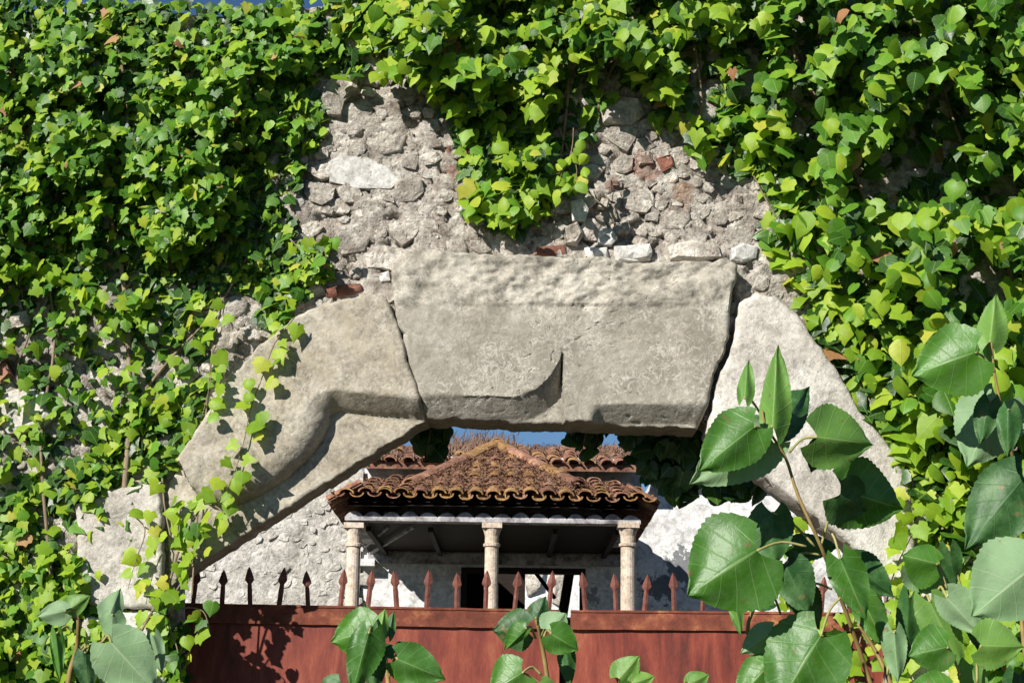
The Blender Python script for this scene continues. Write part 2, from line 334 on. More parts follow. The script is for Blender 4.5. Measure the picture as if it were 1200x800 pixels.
# dressed stones: polar height fields with their own relief
def resample(poly, stepl, jit=0.0, seed=0):
    out = []
    n = len(poly)
    for i in range(n):
        ax, ay = poly[i]; bx, by = poly[(i + 1) % n]; L = math.hypot(bx - ax, by - ay); k = max(1, int(L / stepl))
        for s in range(k):
            t = s / k; x = ax + (bx - ax) * t; y = ay + (by - ay) * t
            out.append((x + jit * fbm(x * .07, y * .07, seed, 3), y + jit * fbm(x * .07, y * .07, seed + 9, 3)))
    return out
def dressed(name, poly, centre, hfun, thick, mat, rings=36, stepl=4, jit=2.0, Y=0.0, edge=7, parent=None):
    pts = resample(poly, stepl, jit, len(poly) * 1.7); n = len(pts); cx, cy = centre
    V = []; F = []
    c = P(cx, cy, Y); V.append((c.x, Y - hfun(cx, cy), c.z))
    for r in range(1, rings + 1):
        t = (r / rings) ** 0.9
        for (x, y) in pts:
            qx = cx + (x - cx) * t; qy = cy + (y - cy) * t
            d = math.hypot(x - qx, y - qy)
            e = 1 - math.sqrt(max(0, 1 - (1 - min(1, d / edge)) ** 2)) if d < edge else 0
            h = hfun(qx, qy) - 0.02 * e
            p = P(qx, qy, Y); V.append((p.x, Y - h, p.z))
    for k in range(n): F.append((0, 1 + k, 1 + (k + 1) % n))
    for r in range(rings - 1):
        b = 1 + r * n
        for k in range(n):
            k2 = (k + 1) % n; F.append((b + k, b + n + k, b + n + k2, b + k2))
    b = 1 + (rings - 1) * n; nb = len(V)
    for k in range(n):
        v = V[b + k]; V.append((v[0], Y + thick, v[2]))
    for k in range(n):
        k2 = (k + 1) % n; F.append((b + k, nb + k, nb + k2, b + k2))
    F.append(tuple(nb + k for k in range(n)))
    o = fix(obj(name, V, F, mat)); o.data.polygons.foreach_set('use_smooth', [len(p.vertices) < 5 for p in o.data.polygons])
    bm = bmesh.new(); bm.from_mesh(o.data)
    for e in bm.edges:
        if len(e.link_faces) == 2 and e.calc_face_angle(0) > 0.9: e.smooth = False
    bm.to_mesh(o.data); bm.free()
    return adopt(o, parent or wall)
def rough(x, y, a=0.003, s=0.09): return a * fbm(x * s, y * s, 1.3, 4)
CH_L = [(490, 468), (560, 469), (605, 470), (630, 460), (645, 445), (655, 428), (658, 418)]
CH_LO = [(490, 494), (560, 496), (615, 494), (640, 483), (652, 468), (657, 450), (659, 420)]
def h_lintel(x, y):
    h = 0.12
    rag = sm(380, 350, y + 9 * fbm(x * .03, y * .03, 5, 3))           # rough-hewn upper band
    h += rag * (0.026 * fbm(x * .045, y * .06, 4.4, 4) - 0.004) + (1 - rag) * 0.0012 * fbm(x * .1, y * .1, 2, 3)
    h += 0.008 * (1 - sm(361, 365, y + 3 * fbm(x * .02, 1, 1, 2)))
    h -= 0.012 * (1 - sm(0, 2.5, abs(x - 714 - 1.5 * fbm(y * .1, 1, 2, 2)))) * (1 - sm(330, 345, y))
    pit = fbm(x * .16, y * .16, 31, 2); h -= 0.007 * sm(.5, .62, pit)
    # left chamfer ending in an upswept cusp
    if x < 659:
        top = np.interp(x, [p[0] for p in CH_L], [p[1] for p in CH_L]); bot = np.interp(x, [p[0] for p in CH_LO], [p[1] for p in CH_LO])
        if y > top:
            t = min(1, (y - top) / max(4, bot - top)); h -= 0.008 + 0.10 * t
    else:
        b = 478; t = sm(0, 1, (y - b) / 3.0) if y > b else 0
        fade = sm(690, 705, x)
        h -= fade * 0.095 * max(0, min(1, (y - 478) / 20))
        if x < 690 and y > 0: h -= 0.012 * (1 - sm(660, 690, x)) * sm(440, 480, y)
    return h
dressed('lintel_stone', LINTEL, (650, 410), h_lintel, 0.24, M['ashlar'], 64, 3, 2.2, edge=4)
def h_haunch(x, y):
    d, t = segdist(x, y, CURVE)
    cx, cy = CURVE[min(int(t), len(CURVE) - 2)]
    up = inside(x, y, [(520, 492), (497, 491), (440, 487), (415, 484), (398, 482), (388, 487), (385, 500), (376, 520), (360, 540), (338, 560), (310, 578), (285, 590), (262, 592), (240, 586), (226, 570), (215, 545), (150, 560), (150, 300), (520, 300)])
    if up:
        bw = sm(3.5, 6.5, t); wdt = 20 + 8 * bw; k = min(1, d / wdt); fd = 1 - sm(11.5, 14.5, t); h = 0.012 + 0.12 * ((1 - fd) + fd * (bw * math.sqrt(1 - (1 - k) ** 2) + (1 - bw) * k ** .8))
    else: h = 0.006 + 0.0008 * min(20, d) * 0
    return h + rough(x, y, 0.0035, 0.05) + rough(x, y, 0.0015, 0.2)
dressed('carved_haunch_stone', HAUNCH, (325, 530), h_haunch, 0.22, M['ashlar_warm'], 74, 3, 2.6, edge=5)
def h_r(x, y): return 0.07 + rough(x, y, 0.006, 0.06) + rough(x, y, 0.003, 0.2)
dressed('haunch_stone', RHAUNCH, (935, 500), lambda x, y: h_r(x, y) + .03 - .05 * sm(930, 1060, x), 0.22, M['haunch'], 30, 5, 2.5, edge=12)
for q in LPIER:
    c = (sum(p[0] for p in q) / len(q), sum(p[1] for p in q) / len(q)); dressed('pier_stone', q, c, h_r, 0.22, M['haunch'], 20, 5, 2.5, edge=10)
for q in RPIER:
    c = (sum(p[0] for p in q) / len(q), sum(p[1] for p in q) / len(q)); dressed('pier_stone', q, c, h_r, 0.22, M['haunch'], 14, 8, 2.5, edge=10)

# rubble stones, each its own piece
def cells(region, exclude, rmin, rmax, seed, tries=9000, stretch=1.35, maxn=300):
    random.seed(seed); S = []
    x0 = min(p[0] for p in region); x1 = max(p[0] for p in region); y0 = min(p[1] for p in region); y1 = max(p[1] for p in region)
    for _ in range(tries):
        x = U(x0, x1); y = U(y0, y1)
        if not inside(x, y, region) or any(inside(x, y, e) for e in exclude): continue
        r = rmin + (rmax - rmin) * random.random() ** 2.2
        if all(((x - a) / stretch) ** 2 + (y - b) ** 2 > ((r + c) * 0.88) ** 2 for a, b, c in S): S.append((x, y, r))
        if len(S) >= maxn: break
    return S
def stone_poly(s, S, stretch):
    x, y, r = s; n = random.choice((6, 7, 8, 9)); pts = []
    ph = rnd() * 6.28
    for k in range(n):
        a = ph + 2 * math.pi * k / n; rr = r * U(0.7, 1.4)
        pts.append([x + math.cos(a) * rr * stretch, y + math.sin(a) * rr])
    for (a, b, c) in S:
        if (a, b, c) == s or abs(a - x) > 90 or abs(b - y) > 70: continue
        dx, dy = a - x, b - y; L2 = dx * dx + dy * dy; lim = r / (r + c) * 0.97
        for p in pts:
            t = ((p[0] - x) * dx + (p[1] - y) * dy) / L2
            if t > lim: p[0] -= (t - lim) * dx; p[1] -= (t - lim) * dy
    return pts
def stone(pts, Y, h, mat, parent, name='rubble_stone', back=0.03, flat=0.45):
    n = len(pts); cx = sum(p[0] for p in pts) / n; cy = sum(p[1] for p in pts) / n; V = []; F = []
    tx, ty = U(-.3, .3) * h, U(-.3, .3) * h
    sc = max(abs(p[0] - cx) for p in pts) + 1
    for t, hh in ((1.0, -back), (0.95, h * 0.75), (0.7, h)):
        for q in pts:
            x = cx + (q[0] - cx) * t; y = cy + (q[1] - cy) * t; p = P(x, y, Y)
            e = hh + (0 if hh < 0 else (U(-.35, .35) * h + tx * (x - cx) / sc + ty * (y - cy) / sc)); V.append((p.x, Y - e, p.z))
    p = P(cx, cy, Y); V.append((p.x, Y - h * U(0.85, 1.15), p.z))
    for r in range(2):
        for k in range(n): k2 = (k + 1) % n; F.append((r * n + k, (r + 1) * n + k, (r + 1) * n + k2, r * n + k2))
    for k in range(n): F.append((2 * n + k, 3 * n, 2 * n + (k + 1) % n))
    o = fix(obj(name, V, F, mat, None, rnd() < 0.15)); return adopt(o, parent)
def grow(poly, d):
    cx = sum(p[0] for p in poly) / len(poly); cy = sum(p[1] for p in poly) / len(poly)
    return [(x + d * (x - cx) / (math.hypot(x - cx, y - cy) + .1), y + d * (y - cy) / (math.hypot(x - cx, y - cy) + .1)) for x, y in poly]
RUB_TOP = [(330, 75), (570, 75), (700, 95), (800, 120), (900, 200), (960, 330), (1010, 420), (1090, 560), (1080, 640), (1065, 570), (1000, 470), (940, 380), (900, 345), (866, 345), (864, 305), (490, 292), (455, 310), (455, 345), (345, 372), (310, 400), (335, 250)]
RUB_LEFT = [(-10, 330), (110, 340), (240, 330), (330, 345), (335, 385), (290, 430), (245, 480), (220, 530), (190, 562), (90, 590), (90, 720), (-10, 720)]
ex = [grow(LINTEL, 6), grow(HAUNCH, 6), grow(RHAUNCH, 6), LPIER[0]]
special = [([(718, 291), (730, 289), (762, 287), (765, 296), (763, 306), (740, 308), (720, 308)], 'pale', 0.05), ([(380, 341), (400, 334), (424, 334), (428, 341), (415, 347), (382, 350)], 'brick', 0.035),
           ([(383, 190), (400, 180), (430, 184), (455, 196), (470, 212), (460, 222), (420, 222), (385, 214)], 'pale', 0.012), ([(856, 292), (870, 286), (888, 290), (886, 304), (868, 310), (856, 306)], 'pale', 0.04),
           ([(384, 100), (396, 90), (420, 90), (420, 104), (404, 122), (400, 140), (384, 138), (376, 120)], 'rubble', 0.06), ([(668, 238), (682, 234), (690, 246), (686, 262), (670, 262)], 'pale', 0.05),
           ([(660, 268), (676, 262), (684, 276), (676, 290), (662, 288)], 'rubble', 0.06), ([(700, 272), (716, 268), (724, 280), (716, 290), (700, 288)], 'pale', 0.05), ([(628, 290), (662, 288), (664, 298), (640, 302), (626, 300)], 'brick', 0.03),
           ([(684, 292), (712, 290), (714, 304), (690, 306)], 'pale', 0.035), ([(780, 290), (810, 282), (842, 288), (846, 302), (820, 308), (784, 306)], 'rubble', 0.045), ([(442, 322), (456, 318), (458, 330), (446, 334)], 'pale', 0.03),
           ([(0, 462), (30, 452), (62, 460), (66, 490), (50, 506), (10, 510), (-8, 490)], 'haunch', 0.04), ([(-6, 430), (10, 426), (18, 440), (4, 452), (-6, 450)], 'brick', 0.05), ([(8, 368), (34, 366), (40, 384), (12, 388)], 'rubble', 0.05),
           ([(700, 122), (724, 116), (748, 118), (756, 136), (740, 150), (706, 146)], 'rubble', 0.05), ([(768, 186), (786, 182), (790, 196), (776, 204)], 'brick', 0.03), ([(744, 182), (762, 178), (766, 192), (748, 196)], 'rubble', 0.03)]
for q, m, h in special: stone(q, 0.0, h, M[m], wall)
ex2 = ex + [grow(q, 5) for q, m, h in special]
for reg, mx, sd_ in ((RUB_TOP, 215, 11), (RUB_LEFT, 75, 12)):
    S = cells(reg, ex2, 5.5, 24, sd_, 14000, 1.35, mx)
    for s in S: stone(stone_poly(s, S, 1.35), 0.0, U(0.003, 0.021), M['rubble'], wall)

# ------------------------------------------------------------------ steel gate in two leaves behind the arch
GY = 0.35
def gx(px, py=710): return P(px, py, GY).x
def gate_leaf(x0, x1, label, spikes, ragged=False):
    pz = lambda px: P(px, np.interp(px, [195, 860], [706, 718]), GY).z
    t = thing('gate_leaf', label, 'gate', (gx((x0 + x1) / 2), GY, 0), 'two leaves of the red steel gate')
    xa, xb = gx(x0), gx(x1); za, zb = pz(x0), pz(x1)
    zat = lambda x: za + (zb - za) * (x - xa) / (xb - xa)
    n = 24; V = []; F = []
    for j in range(13):
        for i in range(n + 1):
            x = xa + (xb - xa) * i / n; z = 0.05 + (zat(x) - 0.10 - 0.05) * j / 12
            if ragged and i == 0: x += 0.035 * fbm(z * 6, 1, 1, 3) + 0.012
            V.append((x, GY + 0.006 * fbm(x * 1.4, z * 1.4, 5, 3), z))
    m = len(V)
    V += [(a, b + 0.006, c) for a, b, c in V]
    for j in range(12):
        for i in range(n):
            a = j * (n + 1) + i; F.append((a, a + 1, a + n + 2, a + n + 1)); F.append((m + a, m + a + n + 1, m + a + n + 2, m + a + 1))
    for j in range(12):
        for c in (0, n):
            a = j * (n + 1) + c; F.append((a, a + n + 1, m + a + n + 1, m + a))
    adopt(fix(obj('panel', V, F, M['gate'], None, False)), t)
    def bar(za_off, zb_off, y0, y1):
        V = []
        k = 40
        for i in range(k + 1):
            x = xa + (xb - xa) * i / k; j = 0.0022 * fbm(x * 14, 3, za_off, 3)
            for (y, z) in ((y0, za_off), (y0, zb_off), (y1, zb_off), (y1, za_off)): V.append((x, y + j, zat(x) + z + j))
        F = [(i * 4 + a, i * 4 + (a + 1) % 4, i * 4 + 4 + (a + 1) % 4, i * 4 + 4 + a) for i in range(k) for a in range(4)] + [(0, 3, 2, 1), (4 * k, 4 * k + 1, 4 * k + 2, 4 * k + 3)]
        return V, F
    v, f = join([bar(-0.105, -0.012, GY - 0.022, GY - 0.004), bar(-0.012, 0.0, GY - 0.028, GY + 0.03)])
    adopt(fix(obj('top_rail', v, f, M['rail'])), t)
    for xx in (xa + 0.02, xb - 0.02):
        adopt(obj('frame_post', *box(xx - 0.02, xx + 0.02, GY + 0.012, GY + 0.045, 0.03, zat(xx) - 0.02), M['rail']), t)
    for sx in spikes:
        x = gx(sx); z = zat(x); s = U(0.93, 1.07); lean = U(-.02, .02); w = 0.0135 * U(.9, 1.1)
        prof = [(w, 0), (w, 0.085), (w * 0.85, 0.115), (0.026, 0.135), (0.023, 0.15), (0.012, 0.185), (0.002, 0.205)]
        V = []; F = []
        for (hw, zz) in prof:
            th = 0.006 if hw < 0.02 else 0.009
            for a, b in ((-hw, 0), (0, -th), (hw, 0), (0, th)): V.append((x + a + lean * zz * 6, GY + b, z - 0.004 + zz * s))
        for i in range(len(prof) - 1):
            for a in range(4): F.append((i * 4 + a, i * 4 + (a + 1) % 4, i * 4 + 4 + (a + 1) % 4, i * 4 + 4 + a))
        F.append((0, 3, 2, 1)); k = 4 * (len(prof) - 1); F.append((k, k + 1, k + 2, k + 3))
        adopt(fix(obj('spike', V, F, M['spike'])), t)
    return t
gate_leaf(193, 656, 'red steel gate leaf left of the dark gap, its left end in shade', [226, 260, 293, 327, 361, 399, 431, 465, 500, 535, 569, 603, 643])
gate_leaf(669, 1056, 'red steel gate leaf right of the dark gap, with poplar leaves before it', [686, 722, 755, 790, 823, 858, 893, 928, 962, 996, 1030], True)

gt = [o for o in COL.objects if o.name.startswith('gate_leaf')][1]
adopt(obj('gap_dark_strip', *box(gx(640), gx(684), GY + .05, GY + .075, 0.03, P(660, 722, GY).z), M['wood']), gt)  # added dark strip, stands in for the darkness seen through the gap
# ------------------------------------------------------------------ house beyond the gate
HW = 13.8
house = thing('porch_house', 'abandoned white house with a tiled porch on three stone columns', 'house', (0, 12, 0))
X = lambda px, Y, py=640: P(px, py, Y).x
Z = lambda py, Y, px=600: P(px, py, Y).z
dx0, dx1, dz = X(541, HW), X(686, HW), Z(665, HW, 613)
wx0, wx1 = X(424, HW), X(1120, HW); zt = Z(590, HW, 800)
hx1 = X(752, HW)
cor = [box(wx0, dx0, HW, HW + .35, 0, zt), box(dx1, wx1, HW, HW + .35, 0, zt), box(dx0, dx1, HW, HW + .35, dz, zt), box(dx0, dx1, HW, HW + .35, 0, 1.2),
       box(wx0 + .003, hx1, HW + .003, HW + .34, zt, 5.15)]
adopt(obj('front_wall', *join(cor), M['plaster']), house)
adopt(obj('cornice', *box(X(432, HW), X(745, HW), HW - .06, HW - .002, Z(662, HW), Z(649, HW)), M['beamwhite']), house)
adopt(obj('wall_ledge', *box(wx0 - .02, X(441, HW), HW - .22, HW - .002, Z(664, HW, 430), Z(656, HW, 430)), M['white']), house)
RB = 18.0
rx0, rx1 = X(616, RB), X(690, RB)
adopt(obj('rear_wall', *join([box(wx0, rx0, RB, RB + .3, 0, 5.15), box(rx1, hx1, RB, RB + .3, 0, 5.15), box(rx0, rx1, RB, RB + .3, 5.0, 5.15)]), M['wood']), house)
adopt(obj('side_wall', *box(wx0, wx0 + .3, HW + .36, RB - .01, 0, 5.14), M['plaster']), house)
adopt(obj('side_wall', *box(hx1 - .3, hx1, HW + .36, RB - .01, 0, 5.14), M['plaster']), house)
adopt(obj('door_frame', *join([box(dx0, dx0 + .07, HW - .02, HW + .2, 1.2, dz - .07), box(dx1 - .07, dx1, HW - .02, HW + .2, 1.2, dz - .07), box(dx0, dx1, HW - .02, HW + .2, dz - .07, dz - .003)]), M['wood']), house)
adopt(obj('terrace', *join([box(X(395, 10.3), X(760, 10.3), 10.3, HW - .002, 0, 1.2), box(X(388, 10.3), X(766, 10.3), 10.22, HW - .003, 1.2, 1.3)]), M['ground']), house)
# dark fallen timbers behind the doorway
for (a, b, r) in (((672, 640, 15.2), (655, 745, 15.0), .075), ((612, 650, 15.6), (650, 700, 15.1), .03), ((625, 660, 16), (690, 668, 15.7), .035)):
    adopt(obj('fallen_timber', *tube([P(*a), P(*b)], r, 5), M['wood']), house)
# porch: columns
CY = 10.6
for px, wd, mt in ((414, 1.0, 'column'), (576, 1.0, 'column'), (736, 1.08, 'column')):
    c = P(px, 660, CY); zc = Z(613, CY, px)
    r = 0.088 * wd
    V1, F1 = lathe(c.x, CY, [(r * 1.35, 1.2), (r * 1.35, 1.28), (r * 1.02, 1.32), (r, 1.5), (r * 0.9, zc - .28), (r * 1.12, zc - .27), (r * 1.14, zc - .24), (r * .92, zc - .23), (r * .93, zc - .15), (r * 1.1, zc - .10), (r * 1.2, zc - .075), (r * 1.2, zc - .06)], 18)
    col = adopt(obj('column', V1, F1, M[mt], None, False), house)
    a = obj('capital', *box(c.x - r * 1.32, c.x + r * 1.32, CY - r * 1.32, CY + r * 1.32, zc - .062, zc), M[mt]); a.parent = col; 
zb = Z(613, CY, 576)
bx0, bx1 = X(404, CY), X(750, CY)
adopt(obj('porch_beam', *join([box(bx0, bx1, CY - .12, CY + .12, zb + .002, zb + .045), box(bx0, bx0 + .2, CY + .121, HW - .01, zb + .002, zb + .07), box(bx1 - .2, bx1, CY + .121, HW - .01, zb + .002, zb + .07)]), M['beamwhite']), house)
adopt(obj('porch_ceiling', [(bx0, CY + .1, zb + .09), (bx1, CY + .1, zb + .09), (bx1, HW - .004, zb - .02), (bx0, HW - .004, zb - .02), (bx0, CY + .1, zb + .11), (bx1, CY + .1, zb + .11), (bx1, HW - .004, zb), (bx0, HW - .004, zb)],
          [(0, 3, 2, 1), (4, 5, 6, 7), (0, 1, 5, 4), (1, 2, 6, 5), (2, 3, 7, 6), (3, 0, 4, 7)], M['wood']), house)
for i in range(5):
    x = bx0 + .25 + (bx1 - bx0 - .5) * i / 4
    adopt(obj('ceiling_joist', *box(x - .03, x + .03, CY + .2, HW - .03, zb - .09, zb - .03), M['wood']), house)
for a, b in (((434, 648, 13.5), (485, 617, 11.2)), ((428, 640, 13.5), (455, 617, 11.5))):
    adopt(obj('timber_brace', *tube([P(*a), P(*b)], .022, 5), M['beamwhite']), house)
# porch roof surface
EY = 10.3; e0 = X(383, EY); e1 = X(771, EY); ez = Z(586, EY, 576); ax = X(581, 12.4); NC = 18
def roofz(x, y):
    low = ez + 0.24 * (y - EY)
    low = min(low, ez + 0.9 * max(0, min(x - e0, e1 - x)) + .02)
    hip = min(ez + 0.43 * (y - EY), ez + .90 - 0.80 * abs(x - ax))
    return max(low, hip)
roof = adopt(obj('porch_roof', *(lambda V, F: (V, F))(*(lambda nx, ny: ([(e0 + .2 + (e1 - e0 - .4) * i / nx, EY + .05 + (HW - .01 - EY - .05) * j / ny, roofz(e0 + .2 + (e1 - e0 - .4) * i / nx, EY + .05 + (HW - .01 - EY - .05) * j / ny) - dzz) for dzz in (0.05, 0.09) for j in range(ny + 1) for i in range(nx + 1)],
        [((j * (nx + 1)) + i + s, (j * (nx + 1)) + i + 1 + s, (j + 1) * (nx + 1) + i + 1 + s, (j + 1) * (nx + 1) + i + s) for s in (0, (nx + 1) * (ny + 1)) for j in range(ny) for i in range(nx)]))(36, 24)), M['wood']), house)
def tile_mesh(name, r0, r1, L, th=0.018, up=True, n=6):
    V = []; F = []
    for (r, y) in ((r0, 0), (r1, L)):
        for rr in (r, r - th):
            for k in range(n + 1):
                a = math.pi * k / n; z = rr * math.sin(a) * 0.62
                V.append((rr * math.cos(a), y, z if up else -z))
    m = n + 1
    for k in range(n):
        F += [(k, k + 1, 2 * m + k + 1, 2 * m + k), (m + k, 3 * m + k, 3 * m + k + 1, m + k + 1), (k, m + k, m + k + 1, k + 1), (2 * m + k, 2 * m + k + 1, 3 * m + k + 1, 3 * m + k)]
    F += [(0, 2 * m, 3 * m, m), (n, m + n, 3 * m + n, 2 * m + n)]
    me = bpy.data.meshes.new(name); me.from_pydata(V, [], F); me.update()
    return me
TC = tile_mesh('roof_tile', .092, .078, .44); TCo = TC.copy(); TU = tile_mesh('channel_tile', .085, .07, .44, up=False); TUo = TU.copy()
TC.materials.append(M['tile']); TU.materials.append(M['tile']); TCo.materials.append(M['tile_orange']); TUo.materials.append(M['tile_orange'])
random.seed(5)
def put_tile(me, name, p, p2, parent, roll=0.0):
    y = (p2 - p).normalized(); x = y.cross(Vector((0, 0, 1))).normalized(); z = x.cross(y)
    o = bpy.data.objects.new(name, me); COL.objects.link(o); o.parent = parent
    o.matrix_parent_inverse = parent.matrix_world.inverted() if False else Matrix.Translation(-Vector(house.location)) if parent is house else Matrix.Identity(4)
    o.matrix_world = Matrix.Identity(4)
    mw = Matrix((x, y, z)).transposed().to_4x4(); mw = Matrix.Translation(p) @ mw @ Matrix.Rotation(roll, 4, 'Y')
    o.matrix_basis = mw
    return o
# note: roof is a child of the house Empty whose inverse is stored, so its own space equals world space
pitch_ = (e1 - e0) / NC
for i in range(NC):
    for kind in ('u', 'c'):
        x = e0 + pitch_ * (i + (0.5 if kind == 'u' else 1.0)) if kind == 'u' else e0 + pitch_ * (i + 1.0)
        if kind == 'c' and i == NC - 1: continue
        ny = 9
        for j in range(ny):
            y0 = EY - .06 + j * .36; y1 = y0 + .36; xx = x + U(-.012, .012)
            if roofz(xx, y1) - roofz(xx, y0) < 0.02 and j > 0: continue
            if y1 > (HW - .05 if abs(x - ax) < .9 else 12.4): continue
            zz = 0.035 if kind == 'c' else 0.03
            p = Vector((xx, y0, roofz(xx, y0 if j else EY) + zz + 0.03 + (0.0 if j else U(-.02, .012)))); p2 = Vector((xx + U(-.01, .01), y1, roofz(xx, y1) + zz + 0.004))
            org = (j == 0 and rnd() < .75) or rnd() < 0.32
            me = (TCo if org else TC) if kind == 'c' else (TUo if org else TU)
            put_tile(me, 'roof_tile' if kind == 'c' else 'channel_tile', p, p2, roof, U(-.08, .08))
# side eaves: tile ends seen edge-on running back to the house
for s, ex_ in ((1, e0), (-1, e1)):
    for j in range(17):
        y = EY + .1 + j * .215
        if y > HW - .1: continue
        p = Vector((ex_ - s * .02, y, ez - .02 + U(-.01, .01) - .003 * j)); p2 = Vector((ex_ + s * .4, y + U(-.01, .01), ez + .22 - .003 * j))
        put_tile(TU, 'channel_tile', p + Vector((0, .107, -.02)), p2 + Vector((0, .107, -.02)), roof, U(-.08, .08))
        put_tile(TC, 'roof_tile', p, p2, roof, U(-.08, .08))
# hip and ridge tiles
apex = Vector((ax, EY + 2.1, ez + .90 + .10))
for s in (-1, 1):
    base = Vector((ax + s * 1.0, EY + .45, roofz(ax + s * .95, EY + .5) + .10)); n = 5
    for k in range(n):
        p = base.lerp(apex, k / n) + Vector((U(-.015, .015), 0, U(-.012, .012))); p2 = base.lerp(apex, (k + 1) / n)
        o = put_tile(TC if rnd() < .5 else TCo, 'ridge_tile', p, p2, roof, U(-.1, .1)); o.scale = (1.3, 1.0, 1.3)
for k in range(3):
    put_tile(TCo if k < 2 else TC, 'ridge_tile', apex + Vector((0, k * .38 - .05, .02)), apex + Vector((0, (k + 1) * .38, .02)), roof, 0)
# scalloped mortar on the beam under the tile courses
ns = 16; V = []; F = []; k_ = 8
for i in range(ns * k_ + 1):
    x = bx0 + (bx1 - bx0) * i / (ns * k_); z = zb + .047 + .085 * abs(math.sin(math.pi * i / k_)) ** 0.8 * (0.75 + .25 * noise.noise(Vector((x * 3, 0, 0))))
    V += [(x, CY - .1, zb + .046), (x, CY - .1, z), (x, CY + .05, z), (x, CY + .05, zb + .046)]
for i in range(ns * k_):
    for a in range(4): F.append((i * 4 + a, i * 4 + (a + 1) % 4, i * 4 + 4 + (a + 1) % 4, i * 4 + 4 + a))
adopt(fix(obj('scalloped_mortar', V, F, M['beamwhite'])), house)
# main roof above
mx0, mx1 = X(408, 13.2), X(752, 13.2); mz = Z(543, 13.2); rz = Z(521, 15.6)
V = [(mx0, 13.2, mz), (mx1, 13.2, mz), (mx1, 15.8, rz), (mx0 + .5, 15.8, rz), (mx1, 18.4, mz), (mx0, 18.4, mz)]; V += [(a, b, c - .09) for a, b, c in V]
F = [(0, 1, 2, 3), (3, 2, 4, 5), (6, 9, 8, 7), (9, 11, 10, 8), (0, 6, 7, 1), (1, 7, 8, 2), (2, 8, 10, 4), (4, 10, 11, 5), (5, 11, 9, 3), (3, 9, 6, 0)]
mroof = adopt(fix(obj('main_roof', V, F, M['tile'])), house)
nn = int((mx1 - mx0) / .22)
for i in range(nn):
    for j in range(6):
        if rnd() < .12: continue
        x = mx0 + .1 + i * .22 + U(-.02, .02); y0 = 13.1 + j * .42; f = (y0 + .06 - 13.2) / 2.6
        if x < mx0 + .5 * f: continue
        put_tile(TC if rnd() < .8 else TCo, 'roof_tile', Vector((x, y0, mz + (rz - mz) * (y0 - 13.2) / 2.6 + .03)), Vector((x + U(-.02, .02), y0 + .4, mz + (rz - mz) * (y0 + .4 - 13.2) / 2.6 + .02)), mroof, U(-.15, .15))
# dry weeds on the roofs
def weeds(name, label, boxes, n, seed, mat='straw', wk=1.0):
    random.seed(seed); V = []; F = []
    for _ in range(n):
        x0, x1, y0, y1, zf, h = random.choice(boxes)
        x = U(x0, x1); y = U(y0, y1); z = zf(x, y); hh = h * U(.3, 1.1)
        p = Vector((x, y, z)); d = Vector((U(-.5, .5), U(-.5, .5), 1)).normalized(); w = U(.006, .014) * wk; b = len(V)
        for k in range(4):
            t = k / 3; q = p + d * hh * t + Vector((U(-.03, .03), U(-.03, .03), -0.12 * hh * t * t)); ww = w * (1 - t * .8)
            V += [(q.x - ww, q.y, q.z), (q.x + ww, q.y + .004, q.z)]
        for k in range(3): F.append((b + 2 * k, b + 2 * k + 1, b + 2 * k + 3, b + 2 * k + 2))
    return tag(obj(name, V, F, M[mat]), label, 'dry weeds', kind='stuff')
mrz = lambda x, y: mz + (rz - mz) * (1 - abs(y - 15.8) / 2.6)
weeds('dry_weeds', 'dry pinkish weeds tangled over the main house roof below the lintel', [(X(505, 15), X(600, 15), 14.2, 16, mrz, .34), (X(440, 14), X(500, 14), 13.2, 14.5, mrz, .14), (X(600, 15), X(675, 15), 14.2, 15.6, mrz, .12), (X(690, 15), X(730, 15), 13.4, 15.6, mrz, .18)], 1300, 3)
weeds('dead_moss', 'brown dead moss and straw caught between the porch roof tiles', [(ax - 1.0, ax + .9, EY + .1, EY + 2.0, lambda x, y: roofz(x, y) + .07, .09), (e0 + .3, e1 - .3, EY + .1, EY + 1.5, lambda x, y: roofz(x, y) + .06, .06)], 6000, 4, 'moss', 1.5)

# rubble wall left of the porch
SY = 13.74
sw = thing('side_wall', 'sunlit pale rubble wall left of the porch, behind the gate spikes', 'wall', (X(300, SY), SY, 0))
sx0, sx1, szt = X(60, SY), X(423, SY), Z(548, SY, 300)
nx, nz = 90, 70; V = []; F = []
for j in range(nz + 1):
    for i in range(nx + 1):
        x = sx0 + (sx1 - sx0) * i / nx; z = szt * j / nz
        V.append((x, SY - (.03 * fbm(x * 2.2, z * 2.6, 1, 4) + .012 * fbm(x * 9, z * 9, 4, 3)), z))
for j in range(nz):
    for i in range(nx): a = j * (nx + 1) + i; F.append((a, a + 1, a + nx + 2, a + nx + 1))
adopt(obj('mortar_face', V, F, M['farwall'], None, True), sw)
adopt(obj('core', *box(sx0, sx1, SY + .05, SY + .45, 0, szt - .01), M['farwall']), sw)
REG = [(196, 560), (424, 560), (424, 722), (196, 722)]
S = cells(REG, [], 3.2, 9.5, 21, 9000, 1.5, 120)
for s in S: stone(stone_poly(s, S, 1.3), SY, U(.004, .022), M['farwall'], sw)
